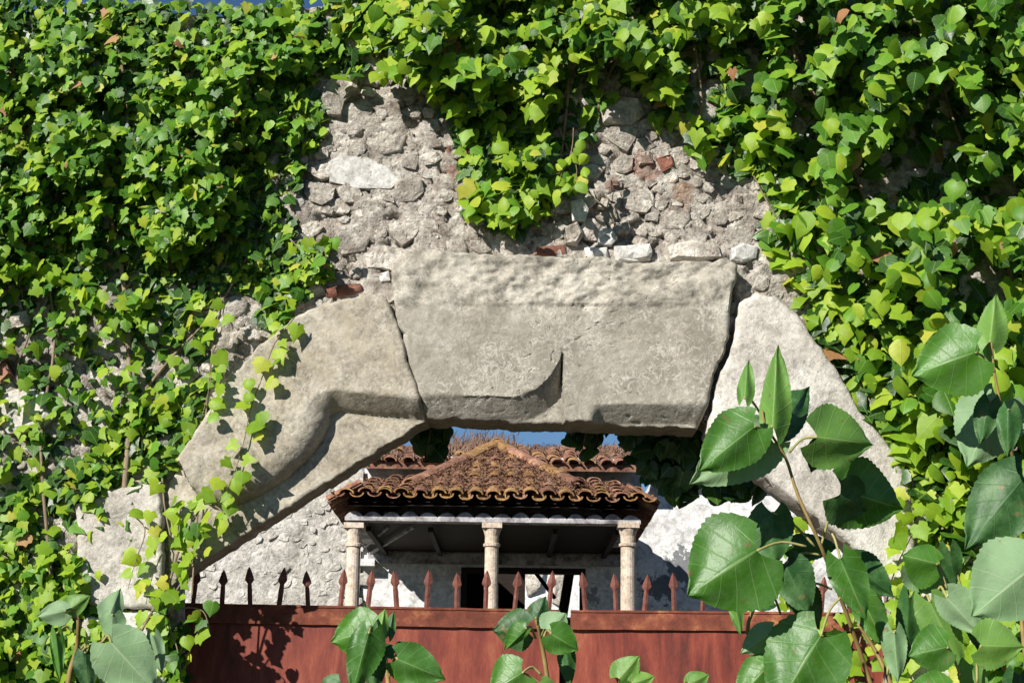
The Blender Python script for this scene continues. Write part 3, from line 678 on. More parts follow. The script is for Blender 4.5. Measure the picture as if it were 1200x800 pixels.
# whitewashed sheds beyond
t = thing('white_shed', 'low whitewashed shed seen over the white wall right of the porch', 'shed', (X(820, 16.5), 16.5, 0))
adopt(obj('wall', *box(X(770, 16.5), X(930, 16.5), 16.5, 18.5, 0, Z(572, 16.5, 820)), M['white']), t)
adopt(obj('roof', *box(X(764, 16.4), X(935, 16.5), 16.35, 18.6, Z(572, 16.5, 820) + .002, Z(568, 16.5, 820) + .03), M['white']), t)
t = thing('white_barn', 'bright white ruined wall glimpsed through the dark doorway', 'building', (X(650, 30), 30, 0))
adopt(obj('wall', *box(X(560, 30), X(720, 30), 30, 33, 0, Z(655, 30)), M['white']), t)
random.seed(9)
for q in ([(612, 668), (640, 664), (634, 690), (618, 700)], [(650, 672), (662, 668), (660, 712), (648, 706)]):
    stone([(x, y) for x, y in resample(q, 12, 2)], 29.98, .12, M['rubble'], t, 'wall_stone')

# ------------------------------------------------------------------ ivy
def leaf_template(kind):
    # half outline (x, y) from the petiole notch to the tip, y runs to the tip
    H = {'lobed': [(0.0, 0.05), (.16, -.10), (.36, -.06), (.52, .12), (.44, .30), (.54, .50), (.34, .58), (.2, .74), (0, 1.0)],
         'star': [(0.0, 0.08), (.14, -.10), (.34, -.12), (.40, .08), (.60, .26), (.38, .40), (.30, .55), (.14, .8), (0, 1.08)],
         'heart': [(0.0, 0.06), (.14, -.08), (.34, -.08), (.50, .08), (.54, .28), (.47, .50), (.33, .70), (.16, .86), (0, 1.0)],
         'ovate': [(0.0, 0.0), (.10, -.02), (.26, .04), (.39, .18), (.43, .36), (.38, .56), (.26, .74), (.12, .88), (0, 1.02)],
         'penta': [(0.0, 0.08), (.16, -.06), (.38, 0), (.54, .20), (.50, .36), (.44, .52), (.30, .66), (.14, .82), (0, 1.0)]}[kind]
    V = []; UV = []; F = []
    n = len(H)
    mids = [(0, H[0][1] + (H[-1][1] - H[0][1]) * i / (n - 1)) for i in range(n)]
    def z(x, y, curl, fold, cup): return -fold * abs(x) - curl * y * y + cup * x * x * 1.2 - 0.02 * math.sin(9 * y) * abs(x)
    return H, mids, z
def leaf_verts(kind, curl, fold, cup=0.0, asym=0.0):
    H, mids, zf = leaf_template(kind); n = len(H); V = []; UV = []; F = []
    for (x, y) in mids: V.append((0, y, zf(0, y, curl, fold, cup))); UV.append((0.5, y))
    for s in (1, -1):
        for (x, y) in H[1:-1]:
            xx = x * s * (1 + asym * s) / 1.0
            V.append((xx, y, zf(xx, y, curl, fold, cup))); UV.append((0.5 + 0.5 * s * min(1, x / .55), y))
    m = n
    for si, s in enumerate((1, -1)):
        b = n + si * (n - 2)
        for i in range(n - 1):
            o0 = b + i - 1; o1 = b + i
            if i == 0: tri = (mids_i(0), o1, mids_i(1))
            elif i == n - 2: tri = (mids_i(i), o0, mids_i(i + 1))
            else: tri = (mids_i(i), o0, o1, mids_i(i + 1))
            F.append(tri if s == 1 else tri[::-1])
    return np.array(V, dtype=np.float64), F, UV
def mids_i(i): return i
TEMPL = {}
random.seed(31)
for kd, cnt in (('lobed', 3), ('star', 2), ('heart', 3), ('ovate', 3), ('penta', 3)):
    TEMPL[kd] = [leaf_verts(kd, U(.05, .42), U(.05, .6), U(-.3, .3), U(-.15, .15)) for _ in range(cnt)]
def leaf_mesh(name, tv, mat, r=0.0):
    V, F, UV = tv; me = bpy.data.meshes.new(name); me.from_pydata([tuple(v) for v in V], [], F); me.update()
    uvl = me.uv_layers.new(name='UVMap'); li = np.zeros(len(me.loops), dtype=np.int32); me.loops.foreach_get('vertex_index', li)
    uvl.data.foreach_set('uv', np.array(UV, dtype=np.float32)[li].ravel())
    at = me.attributes.new('leafrnd', 'FLOAT', 'POINT'); at.data.foreach_set('value', np.full(len(V), r, dtype=np.float32))
    me.polygons.foreach_set('use_smooth', [True] * len(me.polygons)); me.materials.append(mat); return me
LM = {}
for kd in TEMPL:
    for i, tv in enumerate(TEMPL[kd]):
        for mk in ('ivy', 'ivy_young', 'ivy_shade_paint', 'ivy_dead'): LM[(kd, i, mk)] = leaf_mesh('leaf', tv, M[mk])
def leaf_cloud(name, items, parent):
    """items: (kind, idx, mat key, 4x4 numpy, rnd). One joined mesh of many leaves."""
    mats = []; co = []; lv = []; ls = []; lt = []; uv = []; rn = []; mi = []; off = 0; lo = 0
    for kd, i, mk, mt, r in items:
        V, F, UV = TEMPL[kd][i]
        if mk not in mats: mats.append(mk)
        co.append(V @ mt[:3, :3].T + mt[:3, 3]); rn.append(np.full(len(V), r))
        for f in F:
            lv += [a + off for a in f]; ls.append(lo); lt.append(len(f)); lo += len(f); uv += [UV[a] for a in f]; mi.append(mats.index(mk))
        off += len(V)
    me = bpy.data.meshes.new(name); co = np.concatenate(co); me.vertices.add(len(co)); me.vertices.foreach_set('co', co.astype(np.float32).ravel())
    me.loops.add(len(lv)); me.loops.foreach_set('vertex_index', np.array(lv, dtype=np.int32)); me.polygons.add(len(ls))
    me.polygons.foreach_set('loop_start', np.array(ls, dtype=np.int32)); me.polygons.foreach_set('loop_total', np.array(lt, dtype=np.int32))
    me.update(calc_edges=True)
    me.polygons.foreach_set('use_smooth', np.ones(len(ls), dtype=bool)); me.polygons.foreach_set('material_index', np.array(mi, dtype=np.int32))
    ul = me.uv_layers.new(name='UVMap'); ul.data.foreach_set('uv', np.array(uv, dtype=np.float32).ravel())
    at = me.attributes.new('leafrnd', 'FLOAT', 'POINT'); at.data.foreach_set('value', np.concatenate(rn).astype(np.float32))
    for mk in mats: me.materials.append(M[mk])
    o = link_obj(name, me); adopt(o, parent); o['kind'] = 'stuff'; return o
def leaf_matrix(p, size, tilt=0.5, facing=Vector((-0.30, -1, 0.45)), spread=35):
    nrm = (facing.normalized() + Vector((random.gauss(0, tilt), random.gauss(0, tilt * .6), random.gauss(0, tilt)))).normalized()
    if nrm.y > -0.1: nrm.y = -0.1 - rnd() * .3; nrm.normalize()
    a = math.radians(random.gauss(0, spread)); d = Vector((math.sin(a), 0, -math.cos(a)))
    y = (d - nrm * d.dot(nrm)).normalized(); x = y.cross(nrm)
    m = np.eye(4); m[:3, 0] = np.array(x) * size * U(.88, 1.12); m[:3, 1] = np.array(y) * size; m[:3, 2] = np.array(nrm) * size
    q = p - y * size * 0.45; m[:3, 3] = np.array(q); return m
def build_ivy(name, label, items, stems, loc, group=None):
    t = thing(name, label, 'ivy', loc, group)
    items.sort(key=lambda it: -it[0]); front = items[:300]; rest = items[300:]
    for _, kd, i, mk, mt, r in front:
        o = bpy.data.objects.new('leaf', LM[(kd, i, mk)]); COL.objects.link(o); adopt(o, t); o.matrix_basis = Matrix([list(q) for q in mt])
    if rest: leaf_cloud('foliage', [it[1:] for it in rest], t)
    for pts, r in stems:
        adopt(obj('vine_stem', *tube(smooth_path(pts, 4), [r * (1 - .6 * k / (4 * (len(pts) - 1))) for k in range(4 * (len(pts) - 1) + 1)], 6), M['bark'], None, True), t)
    return t
def sample_ivy(region, dens, size, depth, layers, kinds, young=lambda x, y: 0.15, hole=lambda x, y: 0.0, seed=0, stepf=0.62, lay_gap=0.075, tilt=0.42, Y0=0.0, spread=35, facing=Vector((-0.30, -1, 0.45)), shade_mat=True, dead=0.007, emin=.18, ew=85, shade_all=False):
    random.seed(seed); out = []
    x0 = min(p[0] for p in region); x1 = max(p[0] for p in region); y0 = min(p[1] for p in region); y1 = max(p[1] for p in region)
    for L in range(layers):
        y = y0
        while y < y1:
            x = x0
            s0 = size(0.5 * (x0 + x1), y)
            while x < x1:
                s = size(x, y); px = x + U(-.5, .5) * s; py = y + U(-.5, .5) * s
                x += s * stepf
                if not inside(px, py, region): continue
                if not (-80 < px < 1280 and -70 < py < 900) and (rnd() < .55): continue
                cl = 0.5 + 0.8 * fbm(px * .016, py * .016, seed * 1.3, 3) + .7 * fbm(px * .045, py * .045, seed * 2.3, 2); cl = max(0, min(1, cl))
                if rnd() > dens(px, py) * ((.5 + 1.1 * cl) if L == 0 else 0.9): continue
                ed = segdist(px, py, region + region[:1])[0]
                D = depth(px, py) * (0.12 + 1.1 * cl) * (emin + (1 - emin) * min(1, ed / ew))
                h = hole(px, py)
                if h > 0:
                    if L < layers - 1 and rnd() < h * .97: continue
                    if L == layers - 1 and rnd() < h * .5: continue
                    D *= (1 - .85 * h)
                D = max(0.03, D - L * lay_gap) + U(-.02, .025); D = max(D, .02)
                ms = s / 218 * (U(.62, 1.22) if rnd() < .85 else U(1.2, 1.45))
                if L == layers - 1: ms *= 1.1
                mk = 'ivy_shade_paint' if (shade_mat and L > 0 and rnd() < (.45 if L == 1 else .85)) else ('ivy_young' if rnd() < young(px, py) else 'ivy')  # back layers mostly take the leaf colour darkened to stand in for shade
                if shade_all: mk = 'ivy_shade_paint'
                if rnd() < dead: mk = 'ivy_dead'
                kd = random.choice(kinds); p = P(px, py, Y0 - D)
                vis = (0 < px < 1200 and 0 < py < 800)
                sc = ms * (2 if vis else .5) * (1 if L == 0 else .3) * U(.8, 1.2)
                out.append((sc, kd, random.randrange(len(TEMPL[kd])), mk, leaf_matrix(p, ms, tilt, facing, spread), rnd()))
            y += s0 * stepf
    return out
L_DENSE = [(-330, -12), (100, 2), (250, 6), (395, -2), (402, 50), (396, 85), (374, 108), (382, 150), (368, 175), (350, 190), (352, 222), (336, 245), (345, 290), (382, 286), (390, 320), (378, 345), (350, 352), (338, 385), (318, 402), (302, 380), (296, 345), (262, 335), (240, 360), (245, 400), (252, 440), (235, 480), (232, 520), (210, 545), (180, 565), (165, 600), (150, 640), (130, 660), (140, 720), (215, 730), (215, 800), (205, 900), (-330, 900)]
SPARSE = [(-20, 352), (60, 345), (180, 390), (245, 400), (246, 455), (150, 470), (120, 510), (60, 530), (20, 560), (-20, 620)]
def dens_left(x, y):
    d = 1.0
    if inside(x, y, SPARSE): d = 0.26
    elif y > 335 and x > 180: d = .62
    elif y > 330: d = .66
    if y > 650: d = .78
    if 120 < x < 160 and 240 < y < 345: d *= .45
    if 75 < x < 200 and 560 < y < 720: d *= (.85 if x > 125 else 1.1)
    return d
def size_left(x, y): return 14 if y < 330 else 16
def dep_left(x, y): return 0.30 if y < 300 else (0.18 if y < 420 else (.10 if y < 640 else .2))
L_DENSE_IN = L_DENSE
items = sample_ivy(L_DENSE, dens_left, size_left, dep_left, 3, ['lobed', 'penta', 'star', 'lobed', 'star'], lambda x, y: .38 if y < 300 else .65, lambda x, y: 0.75 * sm(.28, .5, fbm(x * .02, y * .02, 44, 3)), 101, tilt=.42, stepf=.6)
# ragged top of the wall against the sky
def vs(pts, Y=-0.02): return [P(x, y, Y - .015) for x, y in pts]
stems = [(vs([(118, 1190), (120, 900), (140, 640), (152, 480), (146, 340), (130, 240), (150, 150), (140, 60)]), .022), (vs([(60, 1190), (70, 900), (62, 700), (48, 520), (64, 400), (52, 300)]), .016),
         (vs([(152, 480), (200, 420), (255, 360), (300, 280), (330, 200)]), .010), (vs([(48, 520), (20, 440), (35, 380), (10, 300)]), .009), (vs([(146, 340), (180, 300), (215, 240), (220, 180)]), .010), (vs([(225, 700), (228, 650), (240, 500), (250, 400), (262, 350)]), .006)]
build_ivy('ivy_plant', 'dense small-leaved ivy covering the wall left of the arch', items, stems, P(100, 1190, -.05) * 1.0)
# trailing sprigs over the carved stone
def sprig(name, label, paths, size, seed, young=.9, Y=-.10, lift=.035, gap=13, shape=('lobed', 'star', 'penta')):
    random.seed(seed); items = []; stems = []
    for pts, r, sz in paths:
        P3 = [P(x, y, Y) for x, y in pts]; stems.append((P3, r))
        path = smooth_path([Vector((x, 0, y)) for x, y in pts], 8); acc = 0
        for a, b in zip(path, path[1:]):
            acc += (b - a).length
            if acc > gap * U(.6, 1.3):
                acc = 0; d = (b - a).normalized(); sd_ = random.choice((-1, 1)); off = sz * U(.3, .75)
                x = b.x + d.z * sd_ * off; y = b.z - d.x * sd_ * off
                s = sz / 218 * U(.75, 1.25); kd = random.choice(shape)
                items.append((s, kd, random.randrange(len(TEMPL[kd])), 'ivy_young' if rnd() < young else 'ivy', leaf_matrix(P(x, y, Y - lift * U(.6, 1.5)), s, .35, spread=50), rnd()))
    o = build_ivy(name, label, items, stems, P(paths[0][0][0][0], paths[0][0][0][1], Y)); return o
sprig('ivy_trail', 'thin trailing ivy sprig crossing the carved stone left of the opening', [
    ([(345, 372), (322, 402), (308, 440), (294, 478), (285, 520), (272, 560), (252, 592), (232, 612), (222, 640)], .004, 19),
    ([(262, 350), (250, 400), (246, 450), (236, 490)], .004, 18), ([(165, 740), (182, 710), (196, 690), (208, 650), (222, 620), (240, 590), (262, 600), (270, 616)], .009, 19),
    ([(172, 735), (200, 700), (214, 680), (236, 640)], .006, 15), ([(190, 560), (194, 600), (205, 640), (212, 590)], .006, 17), ([(340, 280), (362, 300), (375, 280), (384, 310)], .004, 18), ([(150, 600), (170, 620), (158, 660), (150, 690)], .004, 18)], 19, 55, .85, -.165, .03, 10)
sprig('ivy_trail', 'ivy sprig with small green leaves in shade against the dark gate end', [([(160, 740), (190, 722), (215, 712), (238, 716), (246, 740)], .005, 17), ([(190, 722), (205, 750), (212, 790), (210, 830)], .005, 20)], 18, 56, .1, -.12, .03, 9)
sprig('ivy_trail', 'yellow-green ivy sprigs climbing the foot of the right arch stone behind the poplar', [([(1045, 820), (1035, 760), (1040, 700), (1052, 660), (1070, 620), (1066, 580)], .005, 20), ([(960, 830), (955, 780), (940, 730), (932, 690), (930, 650), (925, 610)], .005, 17),
    ([(1000, 840), (995, 790), (1010, 740), (1000, 700), (1025, 670)], .005, 20), ([(1070, 830), (1060, 780), (1066, 730), (1050, 690)], .005, 20), ([(975, 820), (985, 760), (968, 720)], .004, 19)], 19, 59, .85, -.12, .05, 8)
# centre
C_POLY = [(380, -90), (900, -90), (880, 60), (855, 130), (842, 170), (822, 195), (806, 170), (800, 135), (770, 152), (752, 108), (716, 118), (694, 140), (690, 190), (672, 222), (650, 228), (640, 255), (604, 278), (575, 262), (548, 258), (540, 215), (538, 180), (530, 145), (519, 118), (470, 97), (430, 88), (398, 92)]
def hole_c(x, y):
    h = 0
    for cx, cy, rx, ry in ((668, 140, 30, 80), (716, 92, 26, 34), (825, 95, 32, 62), (610, 272, 50, 14), (420, 62, 40, 22)):
        h = max(h, 1 - sm(.65, 1.15, math.hypot((x - cx) / rx, (y - cy) / ry)))
    return h
items = sample_ivy(C_POLY, lambda x, y: 1.6 if y > 90 and x < 660 else 1.05, lambda x, y: 19, lambda x, y: .46 if y < 200 else .32, 3, ['penta', 'star', 'lobed', 'ovate', 'star'], lambda x, y: .72, hole_c, 102, stepf=.58, emin=.4, ew=45)
stems = [(vs([(600, -90), (590, 20), (575, 120), (570, 230)]), .012), (vs([(660, -90), (668, 40), (662, 150), (650, 215)]), .014), (vs([(740, -90), (742, 30), (712, 90), (700, 130)]), .014), (vs([(480, -90), (470, 0), (440, 70)]), .012), (vs([(820, -90), (812, 20), (822, 120), (812, 180)]), .014), (vs([(655, 150), (672, 190), (690, 225), (715, 250), (722, 275)]), .007), (vs([(640, 220), (650, 250), (646, 280)]), .006)]
build_ivy('ivy_plant', 'yellow-green ivy hanging from the wall top over the middle of the arch', items, stems, P(600, 0, -.05))
sprig('ivy_trail', 'small yellow-green sprig dangling beside the dark hollow above the lintel', [([(672, 150), (670, 175), (660, 200), (645, 205)], .003, 15), ([(670, 178), (676, 200), (672, 225)], .003, 15), ([(664, 190), (655, 215), (660, 235)], .003, 14)], 15, 57, .7, -.30, .03, 7, ('ovate',))
# right
R_POLY = [(835, -90), (1540, -90), (1540, 900), (1085, 900), (1075, 770), (1086, 690), (1090, 640), (1072, 590), (1052, 560), (1036, 520), (1002, 478), (985, 430), (958, 400), (944, 372), (925, 345), (915, 315), (898, 290), (893, 262), (905, 240), (870, 205), (845, 190), (842, 140), (850, 60)]
def hole_r(x, y):
    h = 0
    for cx, cy, rx, ry in ((1105, 135, 34, 46), (1070, 200, 62, 42), (945, 150, 22, 44), (1010, 215, 26, 22), (1150, 330, 50, 30), (870, 80, 20, 40), (940, 50, 14, 40), (1180, 225, 26, 20), (1065, 30, 26, 16), (1130, 290, 20, 20), (1020, 330, 18, 14)):
        h = max(h, 1 - sm(.65, 1.15, math.hypot((x - cx) / rx, (y - cy) / ry)))
    return max(h, .6 * sm(.3, .5, fbm(x * .017, y * .017, 14, 3)))
def size_r(x, y): return 21.5 if y < 250 else 24
def young_r(x, y):
    e = min(segdist(x, y, [(842, 150), (893, 262), (925, 345), (1002, 478), (1072, 590), (1090, 700), (1085, 900)])[0], 100)
    return .85 - .5 * e / 100 + (.2 if y > 400 else 0)
items = sample_ivy(R_POLY, lambda x, y: 1.0 if y < 560 else .85, size_r, lambda x, y: np.interp(segdist(x, y, [(842, 150), (893, 262), (925, 345), (1002, 478), (1072, 590), (1090, 900)])[0], [0, 120], [.07, .68]), 3, ['star', 'ovate', 'penta', 'lobed', 'heart'], young_r, hole_r, 103, lay_gap=.12, stepf=.60, spread=30, tilt=.45, facing=Vector((-.25, -1, .55)))
stems = [(vs([(1150, 1190), (1140, 900), (1160, 700), (1120, 500), (1060, 350), (1000, 200), (930, 60), (900, -80)]), .025), (vs([(1150, 700), (1200, 500), (1180, 300), (1120, 150), (1080, 0)]), .02), (vs([(1060, 350), (980, 330), (920, 270), (880, 200)]), .01), (vs([(1120, 600), (1080, 560), (1020, 470), (970, 400)]), .008)]
build_ivy('ivy_plant', 'broad-leaved glossy ivy mass right of the arch', items, stems, P(1150, 1190, -.05))
# ivy hanging behind the lintel, its shade put into the dark leaf colour
UND = [(745, 470), (835, 478), (900, 560), (868, 590), (838, 582), (822, 572), (800, 582), (788, 596), (774, 578), (752, 555), (735, 525), (722, 508), (668, 502), (665, 480)]
items = sample_ivy(UND, lambda x, y: 1.0, lambda x, y: 22, lambda x, y: .05, 3, ['heart', 'lobed', 'ovate'], lambda x, y: .15 if y > 560 else .0, seed=104, shade_all=True, Y0=.68, lay_gap=-.10, stepf=.55, dead=0)
UND2 = [(486, 505), (500, 488), (520, 490), (524, 505), (520, 522), (508, 538), (494, 532), (484, 520)]
it2 = sample_ivy(UND2, lambda x, y: 1, lambda x, y: 20, lambda x, y: .03, 3, ['heart', 'ovate'], lambda x, y: 0, seed=105, shade_all=True, Y0=.55, lay_gap=-.03, stepf=.5, dead=0)
UND3 = [(665, 490), (700, 492), (702, 510), (690, 532), (676, 530), (668, 512)]
it3 = sample_ivy(UND3, lambda x, y: 1, lambda x, y: 18, lambda x, y: .03, 3, ['heart', 'ovate'], lambda x, y: 0, seed=106, shade_all=True, Y0=.6, lay_gap=-.03, stepf=.5, dead=0)
build_ivy('ivy_plant', 'dark shaded ivy hanging behind the right end of the lintel', items + it3, [([P(780, 470, .55), P(785, 520, .56), P(795, 575, .56)], .008), ([P(690, 470, .5), P(688, 500, .5), P(682, 528, .5)], .006)], P(780, 470, .6))
build_ivy('ivy_plant', 'small round clump of dark ivy at the left corner behind the lintel', it2, [([P(510, 470, .47), P(505, 500, .47), P(500, 535, .47)], .005)], P(505, 480, .5))

# ------------------------------------------------------------------ poplar saplings close to the camera
def big_leaf(bx, by, tx, ty, wa, wb, Y=-7.0, fs=0.35, mat='poplar', tipd=0.0, curl=0.15, seed=0, base_r=None, ruff=0.055):
    """one leaf: petiole joint, tip, half-widths either side of the midrib (photo px), fold depth"""
    random.seed(seed + int(bx * 7 + by)); B = P(bx, by, Y); T = P(tx, ty, Y + tipd); L = (T - B).length
    yv = (T - B).normalized(); view = (B - CAM).normalized()
    nrm = (-view - yv * (-view).dot(yv)).normalized(); xv = yv.cross(nrm)   # +x = side A
    px = FPX / (Y - CAM.y); NU, NV = 9, 44; V = []; UV = []; F = []
    sp = rnd() * 9
    for j in range(NV + 1):
        v = j / NV
        if v < .3: wv = math.sqrt(max(0, 1 - ((.3 - v) / .33) ** 2))
        else: wv = (1 - ((v - .3) / .7)) ** 0.95 * (1 + .55 * ((v - .3) / .7)); 
        if v > .86: wv = max(wv * .8, .0) 
        wv = min(wv, 1.0)
        for i in range(-NU, NU + 1):
            u = i / NU; half = wa if u > 0 else wb; au = abs(u)
            xx = (u * wv * half) / px * (1 + (.022 * (j % 3) - .02) * (au > .95))
            yy = v * L - L * .13 * (au ** 1.5) * (1 - v) ** 4 * (1 if v < .5 else 0) * 1.6
            e = wv * au
            zz = -fs * e * max(wa, wb) / px + ruff * L * math.sin(v * 8 + sp + (2 if u > 0 else 0)) * e ** 2 - curl * L * (v ** 2) + .02 * L * math.sin(u * 5 + v * 4)
            V.append(B + xv * xx + yv * yy + nrm * zz); UV.append((.5 + .5 * u, v))
    W = 2 * NU + 1
    for j in range(NV):
        for i in range(W - 1): F.append((j * W + i, j * W + i + 1, (j + 1) * W + i + 1, (j + 1) * W + i))
    me = bpy.data.meshes.new('leaf'); me.from_pydata([tuple(v) for v in V], [], F); me.update()
    ul = me.uv_layers.new(name='UVMap'); li = [l.vertex_index for l in me.loops]; ul.data.foreach_set('uv', [c for i in li for c in UV[i]])
    at = me.attributes.new('leafrnd', 'FLOAT', 'POINT'); at.data.foreach_set('value', [0.0] * len(V))
    me.polygons.foreach_set('use_smooth', [True] * len(me.polygons)); me.materials.append(M[mat])
    return me, B
def sapling(label, stems, leaves, base, group='poplar shoots in front of the gate'):
    t = thing('poplar_sapling', label, 'sapling', base, group)
    for pts, r0, r1 in stems:
        p3 = smooth_path([P(x, y, Y) if Y is not None else Vector((x, y, 0)) for x, y, Y in pts], 4); n = len(p3)
        if pts[0][1] > 790: p3 = [Vector((base[0], base[1], 0)), Vector((base[0], base[1], 0)).lerp(p3[0], .6) + Vector((.01, 0, 0))] + p3; n += 2
        adopt(obj('stem', *tube(p3, [r0 + (r1 - r0) * i / (n - 1) for i in range(n)], 7), M['twig'], None, True), t)
    for k, (bx, by, tx, ty, wa, wb, Y, fs, mat, tipd, curl, pet) in enumerate(leaves):
        me, B = big_leaf(bx, by, tx, ty, wa, wb, Y, fs, mat, tipd, curl, k)
        lf = adopt(link_obj('leaf', me), t)
        if pet:
            jx, jy = pet; J = P(jx, jy, Y + .02); mid = (B + J) / 2 + Vector((0, .006, .008))
            pt = obj('petiole', *tube(smooth_path([J, mid, B], 4), .0016, 5), M['petiole'], None, True); pt.parent = lf
    return t
Pp, Pl, Pe, Pd = 'poplar', 'poplar_light', 'poplar_pale', 'poplar_dark'
sb = P(1000, 900, -6.9)
sapling('tall poplar sapling with large green leaves at the right of the gate', [
    ([(1040, 860, -6.9), (1010, 770, -6.92), (985, 700, -6.95), (962, 640, -7.0), (935, 580, -7.0), (920, 535, -7.0), (898, 500, -7.02), (893, 480, -7.02)], .0032, .0014),
    ([(1215, 900, -6.8), (1195, 700, -6.8), (1190, 560, -6.82), (1178, 500, -6.85), (1166, 440, -6.86), (1160, 380, -6.86)], .0034, .0014),
    ([(940, 860, -6.9), (900, 790, -6.9), (876, 740, -6.92), (890, 700, -6.9)], .004, .002), ([(1060, 840, -6.9), (1030, 770, -6.85), (1005, 730, -6.85)], .004, .002)],
    [  # bx,by, tx,ty, wA,wB, Y, fold, mat, tip depth, curl, petiole end
    (872, 466, 878, 418, 12, 10, -7.0, .4, Pl, .02, .1, (892, 486)),
    (905, 500, 912, 402, 22, 17, -7.03, .7, Pl, .0, .05, (898, 506)),
    (916, 498, 952, 448, 22, 30, -6.98, .3, Pd, .05, .1, (900, 506)),
    (884, 500, 818, 552, 38, 34, -7.05, .25, Pp, .0, .0, (906, 520)),
    (900, 516, 806, 568, 40, 34, -7.0, -.1, Pe, .0, -.1, None),
    (958, 512, 1028, 522, 38, 42, -7.05, .35, Pl, .02, .15, (925, 530)),
    (962, 520, 950, 555, 14, 14, -6.95, .2, Pd, .02, .1, None),
    (988, 575, 1064, 598, 44, 46, -6.98, .3, Pp, .03, .12, (962, 640)),
    (985, 580, 1018, 600, 36, 30, -6.99, .1, Pd, .03, .1, None),
    (887, 645, 806, 697, 64, 62, -7.08, .25, Pp, .0, .1, (945, 640)),
    (905, 600, 905, 665, 30, 26, -6.95, .3, Pd, .0, .1, (955, 640)),
    (920, 660, 948, 722, 24, 28, -6.93, .3, Pd, .0, .1, (962, 650)),
    (985, 655, 1015, 727, 22, 24, -7.03, .45, Pp, .0, .1, (975, 625)),
    (935, 690, 962, 740, 20, 22, -6.9, .2, Pd, .03, .1, (975, 690)),
    (962, 745, 906, 835, 52, 50, -7.05, .25, Pp, .0, .1, (985, 700)),
    (905, 740, 868, 765, 18, 16, -7.0, .4, Pe, .0, .1, (890, 740)),
    (900, 780, 862, 822, 24, 24, -7.0, .3, Pp, .0, .1, (888, 765)),
    (860, 700, 868, 745, 9, 9, -6.95, .3, Pl, .0, .1, (880, 712)),
    (1143, 413, 1068, 440, 44, 48, -7.05, .22, Pp, .02, .1, (1166, 436)),
    (1160, 400, 1168, 342, 20, 18, -6.98, .6, Pl, .0, .1, (1163, 420)),
    (1152, 440, 1158, 390, 9, 10, -6.96, .5, Pl, .0, .1, (1163, 440)),
    (1172, 470, 1134, 545, 44, 40, -6.95, .3, Pe, .0, .12, (1176, 490)),
    (1160, 470, 1148, 520, 16, 16, -7.0, .3, Pd, .0, .1, (1172, 488)),
    (1182, 480, 1180, 535, 14, 16, -7.02, .5, Pd, .0, .1, (1180, 500)),
    (1200, 560, 1132, 642, 42, 44, -6.98, .2, Pd, .0, .1, (1192, 570)),
    (1098, 660, 1058, 650, 20, 34, -7.02, .5, Pp, .0, .1, (1110, 690)),
    (1075, 660, 1116, 692, 30, 18, -7.0, .2, Pe, .02, .1, None),
    (1112, 642, 1120, 690, 14, 14, -6.9, .3, Pd, .02, .1, (1130, 700)),
    (1210, 665, 1138, 722, 56, 48, -7.08, .2, Pe, .02, .08, (1215, 700)),
    (1110, 700, 1150, 745, 20, 26, -7.04, .4, Pe, .0, .1, (1100, 690)),
    (1090, 705, 1130, 790, 24, 22, -7.0, .35, Pl, .0, .15, (1080, 690)),
    (1110, 758, 1065, 768, 30, 26, -7.1, .3, Pp, .0, .1, (1125, 790)),
    (1066, 700, 1058, 790, 14, 16, -6.96, .3, Pd, .02, .1, (1062, 690)),
    (1150, 756, 1202, 758, 28, 32, -7.08, .35, Pl, .0, .1, (1145, 800)),
    (1140, 710, 1146, 762, 14, 12, -6.95, .3, Pd, .0, .1, None),
    (1048, 740, 1052, 800, 16, 14, -7.0, .5, Pe, .0, .1, (1040, 790)),
    (1110, 810, 1060, 815, 26, 20, -7.1, .3, Pp, .0, .1, None),
    (1138, 778, 1150, 830, 18, 16, -7.05, .4, Pl, .0, .1, None),
    (1195, 790, 1205, 850, 22, 20, -7.0, .3, Pd, .0, .1, None),
    (1000, 660, 1048, 700, 20, 24, -6.9, .3, Pd, .0, .1, (985, 690)),
    (905, 700, 868, 690, 16, 18, -6.88, .3, Pd, .0, .1, (915, 720)),
    (1010, 700, 1040, 762, 18, 20, -6.92, .4, Pp, .0, .12, (1000, 730)),
    (930, 640, 985, 640, 18, 16, -6.9, .3, Pd, .0, .1, None),
    ], (sb.x, sb.y, 0))
sb = P(455, 900, -6.9)
sapling('short poplar shoot with rounded leaves in front of the left gate leaf', [([(466, 880, -6.9), (455, 800, -6.9), (450, 765, -6.9), (436, 735, -6.92), (432, 722, -6.92)], .0035, .0018), ([(452, 805, -6.9), (462, 772, -6.9), (470, 758, -6.9)], .002, .0015)],
    [(436, 738, 386, 752, 30, 32, -7.0, .25, Pp, .01, .1, (434, 736)), (432, 742, 412, 812, 20, 24, -7.02, .4, Pp, .0, .1, (436, 740)), (430, 740, 428, 705, 13, 15, -6.95, .2, Pd, .02, .1, (434, 736)),
     (444, 745, 452, 712, 9, 11, -6.93, .5, Pl, .0, .1, (437, 740)), (455, 745, 462, 715, 7, 8, -6.9, .5, Pd, .0, .1, None), (466, 772, 522, 796, 24, 26, -7.0, .3, Pp, .0, .15, (458, 785)), (466, 762, 484, 756, 8, 10, -6.94, .3, Pd, .0, .1, (458, 772)), (462, 765, 448, 754, 7, 9, -6.94, .3, Pd, .0, .1, None),
     (440, 770, 436, 815, 12, 14, -6.95, .3, Pd, .0, .1, None), (400, 800, 380, 830, 20, 20, -6.98, .3, Pd, .0, .1, None)], (sb.x, sb.y, 0))
sb = P(640, 900, -6.9)
